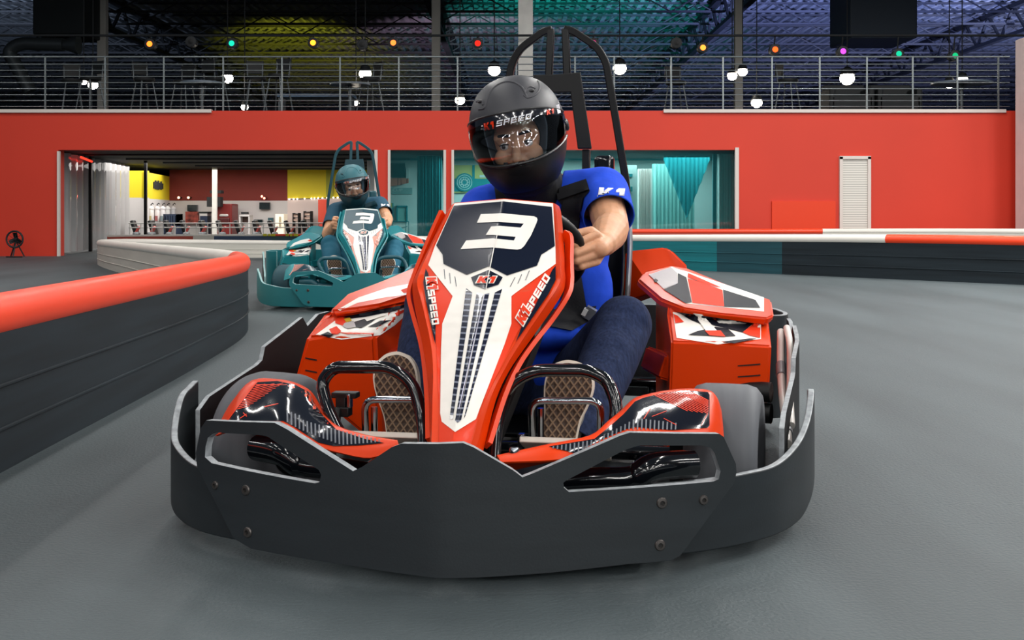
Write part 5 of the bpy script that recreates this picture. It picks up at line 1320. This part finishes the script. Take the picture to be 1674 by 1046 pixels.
# ------------------------------------------------------------------ glazing and what stands behind it
TG = glassmat('teal_glass', '#CDEEEE', .02, '#0F9AA0', .07)
for n_, (a, b) in enumerate(((636, 727), (741, 1204))):
    A = prism(a, b, 242, 394, WY + .1, .012, TG); struct('window_%d' % (n_ + 1), A, smooth=0)
IW = mat('inner_white', '#D6D2CE', .7)
A = prism(600, 1260, 240, 394, 20.9, .1, IW); struct('wall_behind_glazing', A, smooth=0)
A = prism(600, 1260, 235, 262, 20.5, .1, TEALW); struct('trim_9', A, smooth=0)
DT = mat('deep_teal_cloth', '#0A8088', .75); PKC = mat('pinkish_cloth', '#DCC4BE', .75); PLC = mat('pale_teal_cloth', '#8FB8B2', .75); BLKPN = mat('black_panel', '#081E24', .5)
def drape(name, px0, px1, py0, py1, Y, m, lab, amp=.02, shape=None):
    A = Acc(); rows = []; n = 40
    for i in range(n + 1):
        x = px0 + (px1 - px0) * i / n; t = i / n; y0, y1 = (shape(t) if shape else (py0, py1)); a = wpx(x, y0, Y); b = wpx(x, y1, Y); dy = amp * math.sin(i * 1.7)
        rows.append([a + V(0, dy, 0), b + V(0, dy, 0)])
    vs, fs = grid(rows); A.add(*thick(vs, fs, .01), m); tag(A.build(name, smooth=60), lab, 'curtain')
drape('curtain', 682, 722, 255, 413, 19.4, DT, 'deep teal curtain behind the narrow left window')
drape('curtain', 1042, 1066, 276, 410, 19.6, PKC, 'pale pinkish curtain right of the white notice in the wide window')
drape('curtain', 1066, 1135, 268, 409, 19.9, PLC, 'pale teal curtain in the middle of the wide window')
drape('curtain', 1085, 1160, 262, 360, 19.5, DT, 'deep teal swag hanging to a point in the wide window', .02, lambda t: (255, 262 + 95 * (1 - abs(2 * t - 1))))
drape('curtain', 1172, 1206, 252, 412, 18.9, IW, 'white curtain at the right end of the wide window', .03)
A = Acc(); c = wpx(1168, 347, 18.8); A.add(*box((c.x, 18.8, .8), (.055, .055, 1.6)), DT); tag(A.build('post', smooth=0), 'teal post near the right end of the wide window', 'post')
A = prism(739, 812, 270, 315, 20.85, .06, mat('sand_poster', '#D8BE6A', .6)); prism(739, 812, 292, 313, 20.84, .01, DT, A); prism(772, 776, 270, 315, 20.83, .02, DT, A); prism(782, 806, 304, 308, 20.83, .02, MATS['sand_poster'], A); prism(784, 808, 286, 290, 20.83, .02, IW, A)
po = A.build('poster', smooth=0); tag(po, 'yellow and teal poster with a tyre picture, left of the helmet', 'poster')
A = Acc(); q = wpx(759.5, 298, 20.83); k = 20.83 / FPX
A.add(*lathe([(15 * k, 0), (15 * k, -.02), (11 * k, -.025), (0, -.02)], q, 'Y', 32), DT)
for r in (12, 8.5, 5): A.add(*tube([q + V(r * k * math.cos(2 * PI * i / 32), -.025, r * k * math.sin(2 * PI * i / 32)) for i in range(32)], .006, 6, closed=True), IW)
for i in range(10): A.add(*tube([q + V(3 * k * math.cos(2 * PI * i / 10), -.026, 3 * k * math.sin(2 * PI * i / 10)), q + V(8 * k * math.cos(2 * PI * i / 10), -.026, 8 * k * math.sin(2 * PI * i / 10))], .004, 5), IW)
A.build('tyre_picture', po)
A = prism(1018, 1041, 270, None, 19.3, .03, IW)
for y, h in ((284, 5), (305, 8), (330, 28)): prism(1022 if h < 20 else 1028, 1034, y, y + h, 19.28, .02, DT, A)
tag(A.build('notice_board', smooth=0), 'white notice board with teal blocks beside the blue sleeve', 'notice board')
A = prism(637, 662, 267, 290, 20.86, .05, BLKPN); tag(A.build('dark_panel', smooth=0), 'black panel high in the narrow left window', 'panel')
A = Acc(); n = 20
for i in range(n):
    t0, t1 = i / n, (i + 1) / n; f = lambda t: 299 + 6 * (1 - t ** 1.6)
    a0, a1, b0, b1 = wpx(631 + 37 * t0, 291, 20.82), wpx(631 + 37 * t1, 291, 20.82), wpx(631 + 37 * t0, f(t0), 20.82), wpx(631 + 37 * t1, f(t1), 20.82)
    A.add(*thick([a0, a1, b1, b0], [(0, 1, 2, 3)], .02), mat('salmon', '#E0765E', .6))
vs, fs = textgeo('CUP'); P = [wpx(642 + 16 * x, 313 - 5 * y, 20.85) for x, y in vs]; A.add(P, fs, IW)
prism(630, 674, 307, 317, 20.87, .04, mat('grey_sign', '#8FA6A4', .6), A); prism(664, 668, 274, 292, 20.8, .12, IW, A)
tag(A.build('cup_sign', smooth=0), 'salmon arc sign lettered CUP behind the narrow left window', 'sign')
A = Acc(); prism(648, 650, 337, 362, 20.84, .07, DT, A); prism(664, 666, 337, 362, 20.84, .07, DT, A); prism(648, 666, 336, 338.5, 20.84, .07, DT, A); prism(650, 664, 338, 362, 20.87, .04, PLC, A); tag(A.build('picture_frame', smooth=0), 'teal framed picture low in the narrow left window', 'picture')
A = prism(631, 643, 332, 358, 20.86, .05, DT); prism(631, 641, 332, 340, 20.85, .02, MATS['sand_poster'], A); prism(633, 641, 345, 348, 20.85, .02, IW, A); tag(A.build('poster', smooth=0), 'small teal poster low at the left edge of the narrow window', 'poster')
t = thing('rack', 'thin teal wire rack below the framed picture', 'rack', wpx(652, 380, 20.2)); o_ = tuple(t.location); A = Acc()
for a, b in (((642, 409), (642, 362)), ((662, 409), (664, 362)), ((642, 362), (668, 362)), ((645, 376), (666, 370)), ((668, 409), (668, 362))): A.add(*tube([wpx(*a, 20.2), wpx(*b, 20.2)], .008, 6), DT)
A.build('frame', t, o_)

# ------------------------------------------------------------------ second kart and driver further back
TEAL_LIT = {'red_plastic': mat('teal_lit_plastic', '#0C8088', .4), 'red_sticker': mat('salmon_sticker', '#E29A8A', .4), 'white_sticker': mat('cool_white_sticker', '#E4E2DC', .4), 'navy_sticker': mat('teal_lit_navy', '#0A3E4C', .4), 'black_gloss_sticker': mat('teal_lit_black', '#0B3440', .3), 'dark_grey_bumper': mat('teal_lit_bumper', '#0A6C74', .5),  # teal cast of the coloured light put into copies of the kart's materials
        'worn_lit_bumper_edge': mat('teal_lit_edge', '#8FB4B4', .5), 'tyre_rubber': mat('teal_lit_tyre', '#0D3F4A', .6), 'black_satin_steel': mat('teal_lit_satin', '#0B4450', .5), 'black_powder_coat': mat('teal_lit_tube', '#0A4A56', .4), 'black_plastic': mat('teal_lit_dark_plastic', '#0A3C48', .5), 'blue_cotton': mat('teal_lit_shirt', '#124A62', .8),
        'dark_denim': mat('teal_lit_jeans', '#0F5C74', .8), 'matt_black_helmet': mat('teal_lit_helmet', '#2A6670', .5), 'black_chin_bar': mat('teal_lit_chin', '#0B3C48', .5), 'light_floor_pan': mat('teal_lit_pan', '#5C9A9C', .5), 'dark_floor_pan': MATS['teal_lit_dark_plastic'] if 'teal_lit_dark_plastic' in MATS else None, 'black_webbing': MATS.get('teal_lit_dark_plastic'), 'dark_padding': MATS.get('teal_lit_dark_plastic'), 'black_knit': MATS.get('teal_lit_dark_plastic')}
def recolor(o):
    for sl in o.material_slots:
        m = sl.material
        if m and TEAL_LIT.get(m.name): sl.link = 'OBJECT'; sl.material = TEAL_LIT[m.name]
    for c in o.children: recolor(c)
th = math.radians(11); fx, fy = -.95, 7.65
k2 = copytree(kart); k2.location = (fx - math.sin(th), fy + math.cos(th), 0); k2.rotation_euler = (0, 0, th); recolor(k2)
tag(k2, 'go-kart, coloured as under teal light, following behind, left of the red kart', 'go-kart')
m2 = copytree(man); m2.location = (fx - math.sin(th) * 1.2, fy + math.cos(th) * 1.2, .09); m2.rotation_euler = (0, 0, th); recolor(m2)
tag(m2, 'person in helmet and dark clothes, coloured as under teal light, driving the kart behind', 'person')
for o in list(k2.children_recursive): 
    if o.get('label'): del o['label']
